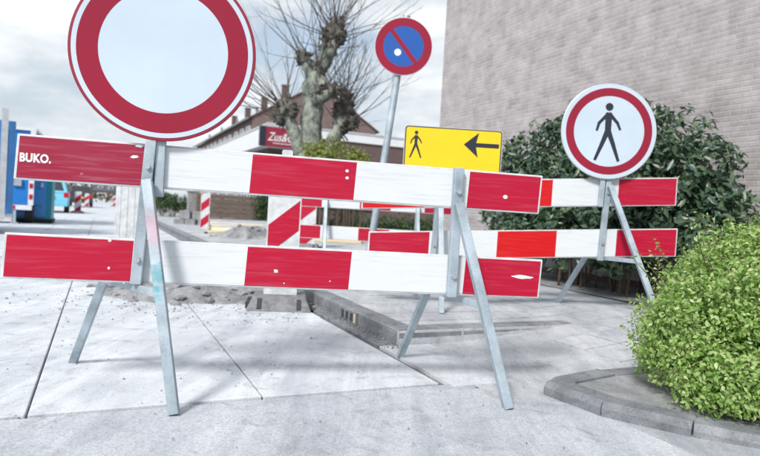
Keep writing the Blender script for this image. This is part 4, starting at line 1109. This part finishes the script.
# timber retaining wall, pillar and block stack in front of the shop
w0, w1 = gp(195, 221.5), gp(268, 224)
wv = w1 - w0; wl = wv.length
tw = thing('timber_wall', 'weathered brown timber board wall before the shop', 'wall', w0, math.atan2(wv.y, wv.x))
for k in range(6):
    MB().box((wl / 2, 0, 0.11 + 0.215 * k), (wl, 0.09 + random.uniform(-.015, .015), 0.20)).build('board', M['timber'], tw, bevel=0.01)
for k in range(4): MB().box((0.15 + (wl - 0.3) * k / 3, 0.09, 0.64), (0.12, 0.09, 1.3)).build('wall_post', M['timber'], tw)
q = gp(191.5, 221)
pl = thing('stone_pillar', 'grey stone pillar at the left end of the timber wall', 'pillar', q, STREET)
MB().box((0, 0, 0.65), (0.42, 0.42, 1.3)).build('shaft', M['stone'], pl, bevel=0.02); MB().box((0, 0, 1.35), (0.5, 0.5, 0.1)).build('capstone', M['stone'], pl, bevel=0.02)
q = gp(190, 227.5); k = 0
names = ['left', 'right']
for lay in range(2):
    for i in range(3 - lay):
        o = MB().box((0, 0, 0.14), (0.36, 0.26, 0.27), Matrix.Rotation(random.uniform(-.15, .15), 3, 'Z')).build('stone_block', M['stone'], None, bevel=0.02)
        o.location = (q.x - 0.35 + i * 0.4 + lay * 0.2, q.y + random.uniform(-.05, .05), lay * 0.28)
        tag(o, [['leftmost lower grey stone block stacked below the hedge', 'middle lower grey stone block stacked below the hedge', 'rightmost lower grey stone block stacked near the slim beacon'], ['upper left grey stone block on the stack below the hedge', 'upper right grey stone block on the stack below the hedge']][lay][i], 'block', 'stacked stone blocks')
# ivy over the right end of the timber wall
P = []; Nn = []
iv = thing('ivy', 'ivy hanging over the right end of the timber wall', 'plant', w0 + wv * 0.92, math.atan2(wv.y, wv.x))
for k in range(700):
    P.append((random.gauss(0, 0.3), -0.1 + random.gauss(0, .06), random.uniform(0.1, 1.5))); Nn.append((0, -1, 0.2))
link('foliage', leaves_mesh('foliage', P, Nn, 0.13, 0.7, 0.5), M['leaf_dark'], iv)
MB().tube([(0, -0.06, 0), (0.05, -0.06, 0.7), (-0.05, -0.06, 1.4)], 0.02, 6).build('stem', M['stem'], iv)

# far house that closes the street
fh = at(106, 200, 235.0)
far = thing('far_house', 'distant house with dark mansard roof and two white dormers closing the street', 'house', (fh.x, fh.y, 0), R(20))
MB().box((0, 0, 1.4), (8.4, 7, 2.8)).build('wall', M['red_brick'], far)
MB().hexa([(-4.6, -3.8, 2.8), (4.6, -3.8, 2.8), (4.6, 3.8, 2.8), (-4.6, 3.8, 2.8), (-2.9, -1.2, 5.2), (2.9, -1.2, 5.2), (2.9, 1.2, 5.2), (-2.9, 1.2, 5.2)]).build('roof', M['slate'], far)
for x in (-1.5, 1.5):
    d_ = MB().box((x, -2.6, 4.05), (1.5, 1.6, 0.95)).build('dormer', M['paint_white'], far); MB().box((x, -3.42, 4.05), (1.2, 0.04, 0.6)).build('pane', M['glass'], d_)
for x in (-2.5, 0, 2.5): window(far, (x, -3.5, 1.5), 1.3, 1.3, 's')
far.scale = (1.22, 1.22, 1.12)

# ------------------------------------------------------------------ vehicles, huts
def wheel(parent, c, r, w):
    o = MB().tube([(c[0] - w / 2, c[1], c[2]), (c[0] + w / 2, c[1], c[2])], r, 24).build('wheel', M['tyre'], parent, bevel=0.02)
    s_ = 1 if c[0] > 0 else -1
    MB().tube([(c[0] + s_ * w * 0.4, c[1], c[2]), (c[0] + s_ * (w / 2 + 0.012), c[1], c[2])], r * 0.62, 16).build('rim', M['chrome'], o)
def car(label, loc, rotz, paint, tall=1.5):
    """hatchback, rear towards -y"""
    mt = plain('car paint ' + label[:12], paint, 0.28, var=0.05, spec=0.6)
    root = thing('parked_car', label, 'car', loc, rotz, 'cars parked along the street')
    Wd, Ln = 1.72, 4.0
    prof = [(-2.0, 0.32), (-2.02, 0.62), (-1.95, 0.92), (-1.1, 0.95), (0.2, 0.95), (1.1, 0.92), (1.85, 0.74), (1.98, 0.5), (1.95, 0.3)]
    m = MB(); n = len(prof); xs = [(-Wd / 2, 0.94), (-Wd / 2 * 0.96, 1.0), (Wd / 2 * 0.96, 1.0), (Wd / 2, 0.94)]
    for (x, k) in xs:
        for (y, z) in prof: m.v.append(Vector((x, y * k, 0.62 + (z - 0.62) * (0.93 if k < 1 else 1.0))))
    for a in range(3):
        for i in range(n): m.f.append((a * n + i, a * n + (i + 1) % n, (a + 1) * n + (i + 1) % n, (a + 1) * n + i))
    m.f += [tuple(range(n)), tuple(range(4 * n - 1, 3 * n - 1, -1))]
    body = m.build('body', mt, root, bevel=0.03)
    top = MB(); w1, w2 = Wd / 2 * 0.95, Wd / 2 * 0.74
    top.hexa([(-w1, -1.92, 0.93), (w1, -1.92, 0.93), (w1, 1.05, 0.93), (-w1, 1.05, 0.93), (-w2, -1.55, tall), (w2, -1.55, tall), (w2, 0.25, tall), (-w2, 0.25, tall)])
    top.build('cabin', mt, root, bevel=0.06)
    def lp_(a, b, k): return [a[i] + (b[i] - a[i]) * k for i in range(3)]
    # glazing just proud of the cabin
    def pane(nm, q, off):
        off = Vector(off); q = [Vector(p) for p in q]; MB().hexa([p + off for p in q] + [p - off * 2 for p in q]).build(nm, M['glass_car'], root)
    r0, r1 = 0.18, 0.86
    A, B, C_, D_ = Vector((-w1, -1.92, .93)), Vector((w1, -1.92, .93)), Vector((w2, -1.55, tall)), Vector((-w2, -1.55, tall))
    q = lambda u, v: (A.lerp(D_, v)).lerp(B.lerp(C_, v), u)
    pane('rear_window', [q(.1, r0), q(.9, r0), q(.88, r1), q(.12, r1)], (0, -0.012, 0.006))
    for s_ in (-1, 1):
        A2, B2, C2, D2 = Vector((s_ * w1, -1.92, .93)), Vector((s_ * w1, 1.05, .93)), Vector((s_ * w2, .25, tall)), Vector((s_ * w2, -1.55, tall))
        q2 = lambda u, v: (A2.lerp(D2, v)).lerp(B2.lerp(C2, v), u)
        pane('side_window', [q2(.12, .15), q2(.5, .15), q2(.5, .86), q2(.14, .86)], (s_ * 0.012, 0, 0.004))
        pane('side_window', [q2(.54, .15), q2(.9, .15), q2(.86, .86), q2(.54, .86)], (s_ * 0.012, 0, 0.004))
        MB().box((s_ * (Wd / 2 - 0.13), -1.975, 0.84), (0.2, 0.06, 0.26)).build('tail_lamp', M['lamp_red'], root, bevel=0.02)
        for y in (-1.25, 1.25): wheel(root, (s_ * (Wd / 2 - 0.10), y, 0.31), 0.31, 0.21)
    MB().box((0, -2.03, 0.42), (Wd * 0.94, 0.1, 0.22)).build('bumper', M['tyre'] if paint[0] < 0.3 and paint[2] < 0.2 else mt, root, bevel=0.03)
    MB().box((0, -2.035, 0.72), (0.52, 0.04, 0.115)).build('number_plate', M['sign_yellow'], root)
    return root
q = gp(60, 213.2); car('light blue hatchback parked past the teal toilet', (q.x - 1.6, q.y + 2, 0), STREET + R(2), (0.16, 0.50, 0.68), 1.55)
q = gp(81, 207.0); car('dark blue black car parked further down the street', (q.x - 1.05, q.y + 2, 0), STREET, (0.03, 0.035, 0.06), 1.62)
q = gp(95.5, 201.9); car('distant white car behind the dark parked car', (q.x, q.y + 2, 0), STREET, (0.75, 0.76, 0.77), 1.5)
q = gp(99.5, 200.9); car('distant red car near the far house', (q.x, q.y + 2, 0), STREET, (0.45, 0.03, 0.04), 1.5)
q = gp(109, 200.4); car('farthest pale car in front of the far house', (q.x, q.y + 2, 0), STREET, (0.62, 0.64, 0.66), 1.5)

# blue site hut on wheels
q = gp(31, 224)
hut = thing('site_hut', 'blue wheeled site hut with white corner strip beside the teal toilet', 'hut', (q.x + 0.06, q.y - 0.1, 0), STREET)
HW2, HL2 = 2.3, 2.6
zf, zt_ = 0.52, 2.55
MB().box((-HW2 / 2, HL2 / 2, (zf + zt_) / 2), (HW2, HL2, zt_ - zf)).build('body', M['hut_blue'], hut, bevel=0.02)
for k in range(5): MB().box((-0.62 - k * 0.36, -0.012, (zf + zt_) / 2), (0.03, 0.02, zt_ - zf - 0.2)).build('panel_rib', M['hut_blue2'], hut)
MB().box((-HW2 / 2, HL2 / 2, zt_ + 0.04), (HW2 + 0.1, HL2 + 0.1, 0.08)).build('roof', M['paint_white'], hut)
MB().box((-0.03, -0.03, (zf + zt_) / 2), (0.13, 0.04, zt_ - zf)).build('corner_strip', M['paint_white'], hut)
for z in (0.75, 1.05, 1.4): MB().box((-0.03, -0.055, z), (0.08, 0.02, 0.13)).build('marker', M['lamp_red'], hut)
MB().box((-0.36, -0.045, 1.12), (0.20, 0.05, 0.18)).build('socket_plate', M['alu'], hut)
MB().box((-HW2 / 2, 0.0, zf - 0.07), (HW2, 0.14, 0.13)).build('chassis_rail', M['paint_white'], hut)
for x in (-0.5, -1.5): MB().box((x, -0.075, zf - 0.07), (0.22, 0.02, 0.1)).build('tail_lamp', M['lamp_red'], hut)
wheel(hut, (-0.12, 0.75, 0.3), 0.3, 0.2); wheel(hut, (-HW2 + 0.12, 0.75, 0.3), 0.3, 0.2)
MB().beam((-0.4, -0.02, 0), (-0.4, -0.02, zf), 0.07, 0.07).build('jack_leg', M['galv'], hut); MB().box((-0.4, -0.02, 0.02), (0.18, 0.18, 0.04)).build('jack_foot', M['galv'], hut)
# nearer blue container at the left edge
q = at(12.5, 215, 12.0)
ct = thing('site_container', 'bright blue container with pale upright at the left edge', 'container', (q.x, 12.0, 0), R(36))
cz = at(8, 121, 12.0).z
MB().box((-1.3, 1.0, 0.42 + (cz - 0.42) / 2), (2.6, 2.0, cz - 0.42)).build('body', M['hut_blue2'], ct, bevel=0.02)
for k in range(7): MB().box((-0.2 - k * 0.36, -0.012, 0.42 + (cz - 0.42) / 2), (0.10, 0.03, cz - 0.7)).build('corrugation', M['hut_blue2'], ct, bevel=0.008)
MB().box((-1.3, 1.0, 0.34), (2.6, 1.9, 0.16)).build('base_frame', M['paint_white'], ct)
MB().beam((-0.2, -0.12, 0.3), (-0.2, -0.12, cz + 0.22), 0.11, 0.07, (0, 1, 0)).build('upright', M['alu'], ct)
for x in (-0.5, -2.2): MB().box((x, 0.1, 0.13), (0.25, 0.25, 0.26)).build('support_block', M['stone'], ct)
for x in (-0.45, -0.9): MB().box((x, -0.05, 0.34), (0.14, 0.04, 0.1)).build('tail_lamp', M['lamp_red'], ct)
# teal portable toilet
q = gp(51, 223.5)
wc = thing('portable_toilet', 'teal plastic portable toilet behind the blue site hut', 'toilet cabin', (q.x, q.y, 0), STREET)
MB().box((-0.55, 0.55, 1.15), (1.1, 1.1, 2.1)).build('cabin', M['teal'], wc, bevel=0.02)
d_ = MB().box((-0.55, -0.012, 1.1), (0.78, 0.05, 1.85)).build('door', M['hut_blue2'], wc, bevel=0.01)
MB().box((-0.26, -0.05, 1.1), (0.06, 0.05, 0.14)).build('latch', M['alu'], d_)
for z in (0.5, 1.0, 1.5): MB().box((-0.55, -0.042, z), (0.6, 0.02, 0.03)).build('door_rib', M['teal'], d_)
MB().prism([(-1.16, 2.2), (0.06, 2.2), (-0.1, 2.36), (-1.0, 2.36)], -0.06, 1.16).build('roof', M['paint_white'], wc)
MB().box((-0.55, 0.55, 0.06), (1.16, 1.16, 0.12)).build('skid', M['tyre'], wc)

# ------------------------------------------------------------------ bare trees down the street
def bare_tree(label, loc, h, seed):
    random.seed(seed)
    root = thing('bare_tree', label, 'tree', loc, 0, 'bare trees down the street')
    MB().tube([(0, 0, -0.1), (0.05, 0, h * 0.25), (0, 0.05, h * 0.5)], [0.2, 0.15, 0.1], 8).build('trunk', M['twig'], root)
    m = MB()
    for k in range(26):
        a = Vector((random.uniform(-1, 1), random.uniform(-1, 1), random.uniform(0.3, 1.4)))
        shoot(m, Vector((0, 0, h * random.uniform(0.22, 0.5))), a, h * random.uniform(0.3, 0.6), 0.055, 1, 0.3)
    m.build('crown', M['twig'], root, fix=False)
for i, (px, D, hh, lab) in enumerate(((58, 60, 4.6, 'bare tree above the light blue car'), (70, 75, 6.0, 'bare tree between the two nearest parked cars'), (84, 95, 6.0, 'bare tree behind the dark parked car'), (91, 130, 7.0, 'small bare tree left of the far house'), (128, 150, 6.0, 'small bare tree right of the far house'))):
    p = at(px, 200, D); bare_tree(lab, (p.x, p.y, 0), hh, 40 + i)
# hedge line far left
q = at(60, 200, 70)
shrub('hedge', 'distant low hedge behind the parked cars', 'hedge', (q.x - 4, q.y, 0), [((k * 2.2, k * 3.0, 0.8), (1.6, 1.6, 0.9)) for k in range(-1, 6)], 260, 14, 0.4, 0.3, 0.6, M['leaf_dark'], nstem=20)

# ------------------------------------------------------------------ grit on the road and along the kerb
random.seed(21)
gm = MB()
OCT = [(1, 0, 0), (-1, 0, 0), (0, 1, 0), (0, -1, 0), (0, 0, 1), (0, 0, -0.6)]
OF = [(0, 2, 4), (2, 1, 4), (1, 3, 4), (3, 0, 4), (2, 0, 5), (1, 2, 5), (3, 1, 5), (0, 3, 5)]
def grain(t, s, r, z):
    a = random.uniform(0, 6.28); ca, sa = math.cos(a), math.sin(a); p = S(t, s, z + r * 0.4)
    sx, sy, sz = r * random.uniform(.7, 1.3), r * random.uniform(.6, 1.1), r * random.uniform(.4, .9)
    gm.add([(p.x + (x * ca - y * sa) * sx, p.y + (x * sa + y * ca) * sy, p.z + zz * sz) for x, y, zz in OCT], OF)
for k in range(1500):
    t_, s_ = random.uniform(-2.5, KT - 0.02), 1.2 + random.random() ** 1.6 * 7
    grain(t_, s_, random.choice((0.002, 0.003, 0.003, 0.004, 0.006)), 0.0)
for k in range(1300):                       # swept against the kerb face
    s_ = random.uniform(3.4, 8.5); grain(KT - abs(random.gauss(0, 0.05)) - 0.004, s_, random.choice((0.003, 0.004, 0.006, 0.009)), 0.0)
for k in range(900):                        # spilled round the rubble
    p = Vector((random.gauss(-1.6, 0.75), random.gauss(5.1, 0.4), 0)); t_, s_ = to_ts(p)
    if t_ < KT - 0.02: grain(t_, s_, random.choice((0.003, 0.004, 0.006, 0.010)), 0.0)
for k in range(500):
    t_, s_ = random.uniform(KT + 0.1, 4.4), random.uniform(2.2, 6.5); grain(t_, s_, random.choice((0.002, 0.003, 0.005)), side_height(t_, s_))
o = gm.build('grit', M['rubble'], None, fix=False); tag(o, 'scattered grit and small stones on the road and along the kerb', 'grit', None, 'stuff')
